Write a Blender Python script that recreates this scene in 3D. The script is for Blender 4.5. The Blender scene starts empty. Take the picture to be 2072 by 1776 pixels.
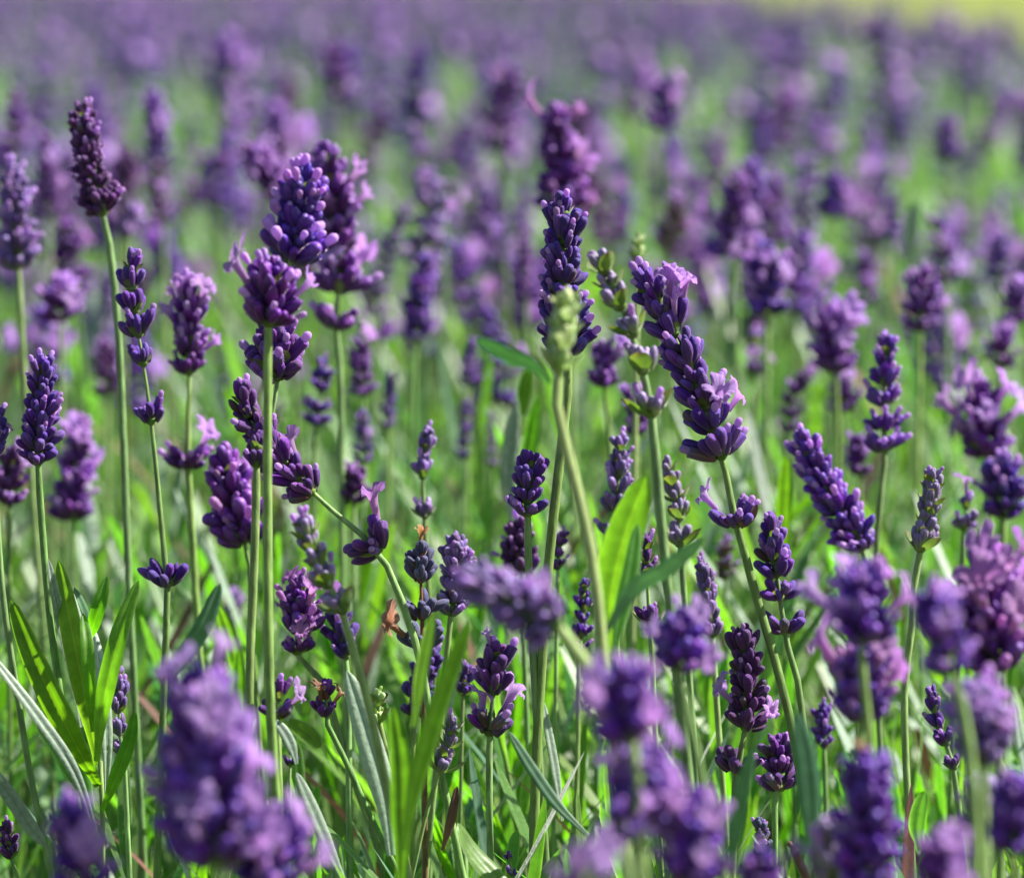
import bpy, math
import numpy as np
from mathutils import Vector, Matrix, Quaternion

sc = bpy.context.scene
col = sc.collection
rad = math.radians

# ------------------------------------------------------------------ camera
VW, VH = 2072.0, 1776.0            # size of the picture in which positions were measured
FOCUS = 0.90                       # metres to the sharp flowers
FPX = VW * FOCUS / 0.22            # focal length in those pixels
PITCH = math.atan(948.0 / FPX)     # horizon lies just above the picture
CAM_H = 0.45
cam_d = bpy.data.cameras.new('camera')
cam = bpy.data.objects.new('camera', cam_d)
col.objects.link(cam)
cam.location = (0, 0, CAM_H)
cam.rotation_euler = (math.pi / 2 - PITCH, 0, 0)
cam_d.sensor_width = 36.0
cam_d.lens = 36.0 * FPX / VW
cam_d.clip_start = 0.02
cam_d.clip_end = 2000
cam_d.dof.use_dof = True
cam_d.dof.focus_distance = FOCUS
cam_d.dof.aperture_fstop = cam_d.lens / 9.3
sc.camera = cam

# ------------------------------------------------------------------ light
SUN_EL, SUN_AZ = rad(45), rad(16)   # azimuth measured from +X towards +Y (behind the flowers, on the right)
sdir = Vector((math.cos(SUN_EL) * math.cos(SUN_AZ), math.cos(SUN_EL) * math.sin(SUN_AZ), math.sin(SUN_EL)))
sun_d = bpy.data.lights.new('sun', 'SUN')
sun_d.energy = 5.0
sun_d.angle = rad(0.5)
sun_d.color = (1.0, 0.95, 0.86)
sun = bpy.data.objects.new('sun', sun_d)
col.objects.link(sun)
sun.rotation_euler = sdir.to_track_quat('Z', 'Y').to_euler()
sun.location = (3, 2, 4)
w = bpy.data.worlds.new('World')
sc.world = w
w.use_nodes = True
nt = w.node_tree
sky = nt.nodes.new('ShaderNodeTexSky')
sky.sky_type = 'NISHITA'
sky.sun_disc = False
sky.sun_elevation = SUN_EL
sky.sun_rotation = math.pi / 2 - SUN_AZ
bg = nt.nodes['Background']
nt.links.new(sky.outputs[0], bg.inputs[0])
bg.inputs[1].default_value = 0.05
sc.view_settings.view_transform = 'Standard'
sc.view_settings.look = 'None'
sc.view_settings.exposure = 1.24
sc.cycles.use_denoising = True
sc.cycles.max_bounces = 8
sc.cycles.diffuse_bounces = 2
sc.cycles.transmission_bounces = 4
sc.cycles.caustics_reflective = False
sc.cycles.caustics_refractive = False

CP, SP = math.cos(PITCH), math.sin(PITCH)
FWD = np.array([0, CP, -SP]); UPV = np.array([0, SP, CP]); RGT = np.array([1.0, 0, 0])
CAMP = np.array([0, 0, CAM_H])


def at(x, y, d):
    return CAMP + d * (FWD + RGT * (x - VW / 2) / FPX + UPV * (VH / 2 - y) / FPX)


def pix(p):
    v = np.asarray(p) - CAMP
    z = v @ FWD
    return VW / 2 + FPX * (v @ RGT) / z, VH / 2 - FPX * (v @ UPV) / z


# ------------------------------------------------------------------ materials
def new_mat(name):
    m = bpy.data.materials.new(name)
    m.use_nodes = True
    n = m.node_tree.nodes
    n.clear()
    out = n.new('ShaderNodeOutputMaterial')
    return m, n, m.node_tree.links, out


def ramp(n, stops):
    r = n.new('ShaderNodeValToRGB')
    e = r.color_ramp.elements
    while len(e) < len(stops):
        e.new(0.5)
    for el, (p, c) in zip(e, stops):
        el.position = p
        el.color = (*c, 1)
    return r


def vary(n, L, colour_socket, amt_h=0.02, amt_v=0.25, amt_s=0.1):
    """hue / value differences from one bud, leaf or plant to the next"""
    at_ = n.new('ShaderNodeAttribute'); at_.attribute_name = 'brnd'
    oi = n.new('ShaderNodeObjectInfo')
    add = n.new('ShaderNodeMath'); add.operation = 'ADD'
    L.new(at_.outputs['Fac'], add.inputs[0]); L.new(oi.outputs['Random'], add.inputs[1])
    fr = n.new('ShaderNodeMath'); fr.operation = 'FRACT'; L.new(add.outputs[0], fr.inputs[0])
    wn = n.new('ShaderNodeTexWhiteNoise'); wn.noise_dimensions = '1D'
    L.new(fr.outputs[0], wn.inputs['W'])
    sep = n.new('ShaderNodeSeparateColor'); L.new(wn.outputs['Color'], sep.inputs[0])
    hs = n.new('ShaderNodeHueSaturation')

    def rng(src, lo, hi):
        mr = n.new('ShaderNodeMapRange'); mr.inputs[3].default_value = lo; mr.inputs[4].default_value = hi
        L.new(src, mr.inputs[0]); return mr.outputs[0]
    L.new(rng(sep.outputs[0], 0.5 - amt_h, 0.5 + amt_h), hs.inputs['Hue'])
    L.new(rng(sep.outputs[1], 1 - amt_s, 1 + amt_s), hs.inputs['Saturation'])
    L.new(rng(sep.outputs[2], 1 - amt_v, 1 + amt_v), hs.inputs['Value'])
    L.new(colour_socket, hs.inputs['Color'])
    return hs.outputs[0]


def noise_mix(n, L, colour, scale, amt, coord='Object', stretch=None):
    tc = n.new('ShaderNodeTexCoord')
    src = tc.outputs[coord]
    if stretch:
        mp = n.new('ShaderNodeMapping'); mp.inputs['Scale'].default_value = stretch
        L.new(src, mp.inputs[0]); src = mp.outputs[0]
    nz = n.new('ShaderNodeTexNoise'); nz.inputs['Scale'].default_value = scale; nz.inputs['Detail'].default_value = 3
    L.new(src, nz.inputs['Vector'])
    hs = n.new('ShaderNodeHueSaturation')
    mr = n.new('ShaderNodeMapRange'); mr.inputs[1].default_value = .3; mr.inputs[2].default_value = .7
    mr.inputs[3].default_value = 1 - amt; mr.inputs[4].default_value = 1 + amt
    L.new(nz.outputs['Fac'], mr.inputs[0]); L.new(mr.outputs[0], hs.inputs['Value']); L.new(colour, hs.inputs['Color'])
    return hs.outputs[0], nz.outputs['Fac']


def plant_mat(name, stops, attr='bt', rough=.6, sheen=.3, sheen_tint=(1, 1, 1), trans=.2, trans_gain=(1, 1, 1),
              nscale=400, namt=.2, bump=.3, bdist=.0002, vh=.02, vv=.25, spec=.3, stretch=None, coord='Object', sheen_r=.4, vein=0):
    m, n, L, out = new_mat(name)
    a = n.new('ShaderNodeAttribute'); a.attribute_name = attr
    r = ramp(n, stops); L.new(a.outputs['Fac'], r.inputs[0])
    c = vary(n, L, r.outputs[0], vh, vv)
    c, nf = noise_mix(n, L, c, nscale, namt, coord, stretch)
    if vein:      # fine darker veins that run out along the petals
        va = n.new('ShaderNodeAttribute'); va.attribute_name = 'across'
        mr = n.new('ShaderNodeMapRange'); mr.inputs[3].default_value = 1 - vein; mr.inputs[4].default_value = 1 + vein * .5
        L.new(va.outputs['Fac'], mr.inputs[0])
        vh_ = n.new('ShaderNodeHueSaturation'); L.new(mr.outputs[0], vh_.inputs['Value']); L.new(c, vh_.inputs['Color'])
        c = vh_.outputs[0]
    b = n.new('ShaderNodeBsdfPrincipled')
    L.new(c, b.inputs['Base Color'])
    b.inputs['Roughness'].default_value = rough
    b.inputs['Specular IOR Level'].default_value = spec
    b.inputs['Sheen Weight'].default_value = sheen
    b.inputs['Sheen Roughness'].default_value = sheen_r
    b.inputs['Sheen Tint'].default_value = (*sheen_tint, 1)
    if bump:
        bp = n.new('ShaderNodeBump'); bp.inputs['Strength'].default_value = bump; bp.inputs['Distance'].default_value = bdist
        L.new(nf, bp.inputs['Height']); L.new(bp.outputs[0], b.inputs['Normal'])
    if trans:
        mixc = n.new('ShaderNodeMix'); mixc.data_type = 'RGBA'; mixc.blend_type = 'MULTIPLY'
        mixc.inputs[0].default_value = 1
        mixc.clamp_result = False
        L.new(c, mixc.inputs[6]); mixc.inputs[7].default_value = (*trans_gain, 1)
        t = n.new('ShaderNodeBsdfTranslucent'); L.new(mixc.outputs[2], t.inputs[0])
        mx = n.new('ShaderNodeMixShader'); mx.inputs[0].default_value = trans
        L.new(b.outputs[0], mx.inputs[1]); L.new(t.outputs[0], mx.inputs[2]); L.new(mx.outputs[0], out.inputs[0])
    else:
        L.new(b.outputs[0], out.inputs[0])
    return m


G = (.10, .16, .06)
PAL = {   # calyx colour from foot to tip
    'violet': [(0, (.11, .15, .07)), (.16, (.10, .05, .17)), (.5, (.105, .022, .30)), (1, (.20, .07, .52))],
    'indigo': [(0, (.10, .14, .07)), (.18, (.07, .04, .14)), (.55, (.064, .014, .24)), (1, (.145, .05, .46))],
    'magenta': [(0, (.08, .08, .05)), (.15, (.07, .018, .10)), (.55, (.085, .014, .13)), (1, (.16, .035, .25))],
    'plum': [(0, (.10, .12, .06)), (.15, (.08, .025, .12)), (.55, (.115, .016, .23)), (1, (.22, .055, .42))],
    'pale': [(0, (.26, .38, .11)), (.35, (.27, .32, .18)), (.6, (.25, .18, .37)), (1, (.42, .32, .60))],
    'lilac': [(0, (.18, .26, .10)), (.25, (.17, .14, .24)), (.6, (.19, .10, .37)), (1, (.35, .23, .58))],
    'steel': [(0, (.14, .08, .05)), (.2, (.10, .09, .14)), (.55, (.085, .085, .22)), (1, (.14, .14, .33))],
    'dry': [(0, (.16, .07, .03)), (.4, (.14, .07, .06)), (.8, (.14, .09, .13)), (1, (.15, .12, .24))],
    'green': [(0, (.36, .54, .14)), (.5, (.45, .62, .22)), (1, (.60, .68, .40))],
}
CAL = {k: plant_mat('calyx_' + k, v, rough=.5, spec=.45, vein=.4, sheen=.45, sheen_r=.2, sheen_tint=(.9, .68, 1), trans=.08, nscale=900, namt=.3,
                    bump=.8, bdist=.00015, vh=.02, vv=.3) for k, v in PAL.items()}
CAL['green'] = plant_mat('green_calyx', PAL['green'], rough=.55, sheen=.2, trans=.25, trans_gain=(1.2, 1.25, .8), nscale=900, namt=.25, bump=.6, bdist=.00015)
FLO = {k: plant_mat('corolla_' + k, v, rough=.5, sheen=.25, trans=.42, trans_gain=(1.15, 1.1, 1.15), nscale=700, namt=.16,
                    bump=.5, bdist=.0003, vh=.015, vv=.2, spec=.35, vein=.3)
       for k, v in {'lilac': [(0, (.46, .24, .58)), (.5, (.62, .37, .80)), (1, (.56, .31, .82))],
                    'pink': [(0, (.56, .30, .56)), (.5, (.52, .25, .60)), (1, (.46, .21, .64))],
                    'blue': [(0, (.26, .15, .50)), (.5, (.27, .15, .60)), (1, (.25, .14, .62))],
                    'brown': [(0, (.35, .20, .10)), (.5, (.42, .20, .10)), (1, (.55, .34, .22))],
                    'green': [(0, (.36, .54, .14)), (.5, (.42, .58, .20)), (1, (.52, .62, .32))]}.items()}
BRACT = plant_mat('bract', [(0, (.16, .27, .05)), (.7, (.15, .24, .05)), (1, (.16, .12, .06))], rough=.6, sheen=.3,
                  trans=.35, trans_gain=(1.5, 1.6, .7), nscale=600, namt=.25)
BRACT_BROWN = plant_mat('brown_bract', [(0, (.20, .10, .05)), (1, (.10, .045, .04))], rough=.7, trans=.15, nscale=600)
STEM = plant_mat('stem', [(0, (.13, .25, .06)), (.6, (.18, .32, .09)), (1, (.25, .39, .13))], rough=.6, sheen=.3, sheen_r=.25,
                 sheen_tint=(.9, 1, .8), trans=.12, nscale=700, namt=.34, bump=.8, bdist=.0003, stretch=(1, 1, .25))
STEM_PALE = plant_mat('pale_stem', [(0, (.20, .31, .09)), (1, (.30, .42, .14))], rough=.6, sheen=.4, trans=.15,
                      nscale=900, bump=.5, stretch=(1, 1, .35))
STEM_BROWN = plant_mat('brown_stem', [(0, (.14, .17, .07)), (1, (.17, .09, .05))], rough=.7, sheen=.2, trans=0, nscale=500, namt=.35)
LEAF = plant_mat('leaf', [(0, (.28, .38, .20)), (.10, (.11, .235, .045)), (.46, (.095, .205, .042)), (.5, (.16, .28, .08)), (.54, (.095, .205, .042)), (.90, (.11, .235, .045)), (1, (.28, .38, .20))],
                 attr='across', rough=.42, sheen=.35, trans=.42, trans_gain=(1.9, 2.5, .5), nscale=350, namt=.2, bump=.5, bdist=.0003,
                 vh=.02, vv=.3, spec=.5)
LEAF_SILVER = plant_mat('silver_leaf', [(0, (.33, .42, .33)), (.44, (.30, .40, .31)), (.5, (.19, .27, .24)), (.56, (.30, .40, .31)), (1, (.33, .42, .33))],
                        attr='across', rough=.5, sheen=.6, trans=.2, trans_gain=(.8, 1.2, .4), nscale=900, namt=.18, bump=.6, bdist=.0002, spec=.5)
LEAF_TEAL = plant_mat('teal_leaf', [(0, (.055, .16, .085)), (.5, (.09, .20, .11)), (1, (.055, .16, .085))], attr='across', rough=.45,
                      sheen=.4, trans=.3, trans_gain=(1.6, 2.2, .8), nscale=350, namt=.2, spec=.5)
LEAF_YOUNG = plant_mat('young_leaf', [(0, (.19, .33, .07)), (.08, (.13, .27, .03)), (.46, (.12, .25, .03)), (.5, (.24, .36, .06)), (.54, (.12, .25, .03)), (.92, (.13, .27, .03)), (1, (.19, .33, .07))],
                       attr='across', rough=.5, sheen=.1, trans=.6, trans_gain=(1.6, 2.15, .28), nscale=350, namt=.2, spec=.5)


# ------------------------------------------------------------------ mesh helpers
class MB:
    def __init__(s):
        s.V = []; s.F = []; s.T = []; s.R = []; s.A = []; s.n = 0

    def add(s, V, faces, t=0.0, r=0.0, mat=0, across=0.5):
        V = np.asarray(V, float)
        k = len(V)
        s.V.append(V)
        for f in faces:
            if len(f):
                s.F.append((np.asarray(f, np.int64) + s.n, mat))
        for lst, val in ((s.T, t), (s.R, r), (s.A, across)):
            lst.append(np.broadcast_to(np.asarray(val, float), (k,)).copy())
        s.n += k

    def mesh(s, name, mats, smooth=True):
        me = bpy.data.meshes.new(name)
        V = np.concatenate(s.V).astype(np.float32)
        me.vertices.add(len(V)); me.vertices.foreach_set('co', V.ravel())
        loops = np.concatenate([f.ravel() for f, _ in s.F]).astype(np.int32)
        tot = np.concatenate([np.full(len(f), f.shape[1]) for f, _ in s.F]).astype(np.int32)
        mi = np.concatenate([np.full(len(f), m) for f, m in s.F]).astype(np.int32)
        start = np.concatenate([[0], np.cumsum(tot)[:-1]]).astype(np.int32)
        me.loops.add(len(loops)); me.loops.foreach_set('vertex_index', loops)
        me.polygons.add(len(tot)); me.polygons.foreach_set('loop_start', start)
        me.polygons.foreach_set('material_index', mi)
        me.polygons.foreach_set('use_smooth', np.full(len(tot), smooth, dtype=bool))
        for nm, lst in (('bt', s.T), ('brnd', s.R), ('across', s.A)):
            a = me.attributes.new(nm, 'FLOAT', 'POINT')
            a.data.foreach_set('value', np.concatenate(lst).astype(np.float32))
        for m in mats:
            me.materials.append(m)
        me.update(calc_edges=True)
        me.validate()
        return me

    def build(s, name, mats, parent=None, loc=None):
        o = bpy.data.objects.new(name, s.mesh(name, mats))
        col.objects.link(o)
        if parent is not None:
            o.parent = parent
        if loc is not None:
            o.location = loc
        return o


def link(name, me, parent, loc, quat=None, scale=None):
    o = bpy.data.objects.new(name, me)
    col.objects.link(o)
    o.parent = parent
    o.location = loc
    if quat is not None:
        o.rotation_mode = 'QUATERNION'; o.rotation_quaternion = quat
    if scale is not None:
        o.scale = (scale,) * 3
    return o


def unit(v):
    v = np.asarray(v, float)
    return v / (np.linalg.norm(v) + 1e-12)


def catmull(P, n):
    P = np.asarray(P, float)
    if len(P) == 1:
        return np.repeat(P, n, 0)
    if len(P) == 2:
        return P[0] + (P[1] - P[0]) * np.linspace(0, 1, n)[:, None]
    seg = np.linalg.norm(np.diff(P, axis=0), axis=1)
    k = np.concatenate([[0], np.cumsum(np.sqrt(seg + 1e-9))])
    Q = np.vstack([2 * P[0] - P[1], P, 2 * P[-1] - P[-2]])
    kk = np.concatenate([[k[0] - (k[1] - k[0])], k, [k[-1] + (k[-1] - k[-2])]])
    dense = []
    for i in range(len(P) - 1):
        t0, t1, t2, t3 = kk[i:i + 4]
        p0, p1, p2, p3 = Q[i:i + 4]
        t = np.linspace(t1, t2, 24, endpoint=(i == len(P) - 2))[:, None]
        A1 = (t1 - t) / (t1 - t0) * p0 + (t - t0) / (t1 - t0) * p1
        A2 = (t2 - t) / (t2 - t1) * p1 + (t - t1) / (t2 - t1) * p2
        A3 = (t3 - t) / (t3 - t2) * p2 + (t - t2) / (t3 - t2) * p3
        B1 = (t2 - t) / (t2 - t0) * A1 + (t - t0) / (t2 - t0) * A2
        B2 = (t3 - t) / (t3 - t1) * A2 + (t - t1) / (t3 - t1) * A3
        dense.append((t2 - t) / (t2 - t1) * B1 + (t - t1) / (t2 - t1) * B2)
    D = np.vstack(dense)
    s = np.concatenate([[0], np.cumsum(np.linalg.norm(np.diff(D, axis=0), axis=1))])
    u = np.linspace(0, s[-1], n)
    return np.stack([np.interp(u, s, D[:, c]) for c in range(3)], 1)


def tangents(P):
    T = np.gradient(P, axis=0)
    return T / (np.linalg.norm(T, axis=1)[:, None] + 1e-12)


def tube(mb, P, R, sides=8, square=.1, t=None, mat=0, rnd=0.0, cap=True):
    P = np.asarray(P, float); n = len(P)
    T = tangents(P)
    x = unit(np.cross(T[0], [0.3, 1, .2]))
    rings = []
    th = np.linspace(0, 2 * math.pi, sides, endpoint=False)
    R = np.broadcast_to(R, (n,))
    for i in range(n):
        x = unit(x - T[i] * (x @ T[i])); y = np.cross(T[i], x)
        rr = R[i] * (1 + square * np.cos(4 * th))
        rings.append(P[i] + np.outer(rr * np.cos(th), x) + np.outer(rr * np.sin(th), y))
    V = np.vstack(rings)
    tt = np.repeat(np.linspace(0, 1, n) if t is None else t, sides)
    i, j = np.meshgrid(np.arange(n - 1), np.arange(sides), indexing='ij')
    a = i * sides + j; b = i * sides + (j + 1) % sides
    F = [np.stack([a, b, b + sides, a + sides], -1).reshape(-1, 4)]
    if cap:
        V = np.vstack([V, P[-1] + T[-1] * R[-1] * .6]); tt = np.append(tt, 1)
        e = (n - 1) * sides; jj = np.arange(sides)
        F.append(np.stack([e + jj, e + (jj + 1) % sides, np.full(sides, n * sides)], -1))
    mb.add(V, F, tt, rnd, mat)


def lathe(rt, sides, ribs=0.0, nrib=5, bend=0.0):
    """profile [(t, r)] round Z, last point closes; unit length"""
    th = np.linspace(0, 2 * math.pi, sides, endpoint=False)
    V = []; T = []
    for t, r in rt[:-1]:
        rr = r * (1 + ribs * np.cos(nrib * th) * math.sin(math.pi * min(1, t)))
        V.append(np.stack([rr * np.cos(th) + bend * t * t, rr * np.sin(th), np.full(sides, t)], 1)); T += [t] * sides
    n = len(rt) - 1
    V.append([[bend, 0, rt[-1][0]]]); T.append(1)
    i, j = np.meshgrid(np.arange(n - 1), np.arange(sides), indexing='ij')
    a = i * sides + j; b = i * sides + (j + 1) % sides
    q = np.stack([a, b, b + sides, a + sides], -1).reshape(-1, 4)
    jj = np.arange(sides); e = (n - 1) * sides
    tr = np.stack([e + jj, e + (jj + 1) % sides, np.full(sides, n * sides)], -1)
    return np.vstack(V), [q, tr], np.clip(np.array(T, float), 0, 1)


BUDP = [(0, .07), (.05, .105), (.18, .145), (.38, .185), (.6, .205), (.78, .20), (.9, .17), (.97, .105), (1.0, 0)]
OPENP = [(0, .07), (.05, .105), (.18, .15), (.4, .19), (.65, .205), (.9, .20), (.97, .205), (1.0, .17), (.93, 0)]
POINTP = [(0, .07), (.05, .10), (.18, .15), (.36, .19), (.55, .20), (.74, .175), (.88, .125), (.97, .06), (1.0, 0)]
BUDS = [lathe(BUDP, 14, .10, 7, .05), lathe([(t, r * .95) for t, r in POINTP], 14, .12, 7, -.10),
        lathe(OPENP, 14, .07, 7, .04), lathe([(t * .82, r * .95) for t, r in BUDP], 14, .06, 7, .03)]
BUDS_MID = [lathe(BUDP[::2] + [(1, 0)] if False else [(0, .08), (.2, .15), (.55, .205), (.85, .19), (1, 0)], 7, 0, 5, .04)]
BUD_LOW = lathe([(0, .08), (.5, .23), (1, 0)], 4)
KNOB = lathe([(.85, .10), (1.0, .125), (1.15, .15), (1.26, .135), (1.33, .07), (1.35, 0)], 10)


def floret_shape(kind, rng):
    """corolla on a bud of unit length along Z: a tube that flares into a two-lipped five-lobed limb"""
    ns = 40
    th = np.linspace(0, 2 * math.pi, ns, endpoint=False)
    V = []; T = []
    def ring(r, z, t, bx=0):
        V.append(np.stack([r * np.cos(th) + bx, r * np.sin(th), np.broadcast_to(z, ns)], 1)); T.extend([t] * ns)
    ring(np.full(ns, .11), .7, 0); ring(np.full(ns, .12), 1.05, .1); ring(np.full(ns, .135), 1.3, .25); ring(np.full(ns, .18), 1.5, .4)
    # lobes: two upper (towards +X, bigger), three lower
    lob = np.abs(np.cos(2.5 * th)) ** .4
    size = .62 + .22 * np.cos(th)
    if kind == 0:        # wide open
        R = size * .9 * (.45 + .55 * lob)
        rise = .45 + .30 * np.cos(th)
        curl = .35
    elif kind == 1:      # half open cup
        R = size * .62 * (.5 + .5 * lob)
        rise = .50 + .1 * np.cos(th)
        curl = .05
    else:                # hooded, upper lip upright, lower lip hanging
        R = size * (.40 + .6 * lob) * .95
        rise = .35 + .55 * np.cos(th)
        curl = .25
    ph = rng.uniform(0, 6.28, 3)
    for s in (.25, .5, .75, 1.0):
        ruff = .09 * s * np.sin(5 * th + ph[0]) + .06 * s * s * np.sin(9 * th + ph[1])
        r = .18 + (R - .1) * s * (1 - .12 * s)
        ring(r, 1.5 + rise * s ** .8 * R - curl * s ** 3 * R + ruff, .45 + .55 * s, .0)
    n = len(V)
    i, j = np.meshgrid(np.arange(n - 1), np.arange(ns), indexing='ij')
    a = i * ns + j; b = i * ns + (j + 1) % ns
    q = np.stack([a, b, b + ns, a + ns], -1).reshape(-1, 4)
    vein_ = np.tile(.5 + .5 * np.cos(20 * th), n)
    return np.vstack(V), [q], np.array(T), vein_


_r0 = np.random.default_rng(5)
FLS = [floret_shape(k % 3, _r0) for k in range(6)]


def basis(d, roll):
    d = unit(d)
    h = np.array([0, 0, 1.0]) if abs(d[2]) < .9 else np.array([1.0, 0, 0])
    x = unit(np.cross(h, d)); y = np.cross(d, x)
    c, s = math.cos(roll), math.sin(roll)
    return np.stack([x * c + y * s, -x * s + y * c, d], 1)     # columns


def quat(B):
    return Matrix([list(r) for r in B]).to_quaternion()


_cache = {}


def bud_mesh(kind, pal):
    k = ('bud', kind, pal)
    if k not in _cache:
        mb = MB(); V, F, t = BUDS[kind]
        ac = np.append(np.tile(.5 + .5 * np.cos(7 * np.linspace(0, 2 * math.pi, 14, endpoint=False)), (len(V) - 1) // 14), .5)
        mb.add(V, F, t, 0, 0, ac)
        mats = [CAL[pal]]
        if kind == 2:
            V, F, t = KNOB; mb.add(V, F, .5, .3, 1); mats.append(FLO.get({'pale': 'lilac', 'green': 'green'}.get(pal, 'lilac')))
        _cache[k] = mb.mesh('bud', mats)
    return _cache[k]


def floret_mesh(kind, pal):
    k = ('flo', kind, pal)
    if k not in _cache:
        mb = MB(); V, F, t, ve = FLS[kind]; mb.add(V, F, t, 0, 0, ve)
        _cache[k] = mb.mesh('floret', [FLO[pal]])
    return _cache[k]


def leaf(mb, P, wid, face, n=16, fold=.18, curl=.25, mat=0, rnd=0.0, cols=7, base=.35, twist=0.0):
    """leaf blade along the points P (foot to tip), flat side towards FACE"""
    C = catmull(P, n); T = tangents(C)
    t = np.linspace(0, 1, n)
    st = np.clip(t / .45, 0, 1); st = st * st * (3 - 2 * st)
    wv = (base + (1 - base) * st) * np.sqrt(np.clip(1 - np.clip((t - .5) / .5, 0, 1) ** 2.4, 0, 1)) * wid / 2
    wv[-1] = wid * .02
    u = np.linspace(-1, 1, cols)
    V = []
    for i in range(n):
        nrm = unit(face - T[i] * (np.asarray(face) @ T[i])); sd = np.cross(T[i], nrm)
        if twist:
            a = twist * t[i]; nrm, sd = nrm * math.cos(a) + sd * math.sin(a), sd * math.cos(a) - nrm * math.sin(a)
        off = fold * np.abs(u) - curl * np.abs(u) ** 4 - .06 * np.exp(-(u / .15) ** 2)
        V.append(C[i] + np.outer(u * wv[i], sd) + np.outer(off * wv[i], nrm))
    V = np.vstack(V)
    i, j = np.meshgrid(np.arange(n - 1), np.arange(cols - 1), indexing='ij')
    a = i * cols + j
    q = np.stack([a, a + 1, a + 1 + cols, a + cols], -1).reshape(-1, 4)
    mb.add(V, [q], np.repeat(t, cols), rnd, mat, np.tile((u + 1) / 2, n))


def whorl_plan(rng, n, lo, hi, az0):
    """directions of the buds of one whorl: two opposite fans"""
    out = []
    m = max(1, math.ceil(n / 2))
    for k in range(n):
        side = k % 2; j = k // 2
        off = 0 if m == 1 else (j / (m - 1) - .5) * 2
        az = az0 + side * math.pi + off * rad(78) + rng.normal(0, .12)
        el = lo + (hi - lo) * (.15 + .75 * (1 - abs(off)) * rng.random() + .25 * rng.random()) + rng.normal(0, 4)
        if j % 2 == 1:
            el += 12
        out.append((az, rad(min(86, el))))
    return out


SEED = [100]


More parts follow.
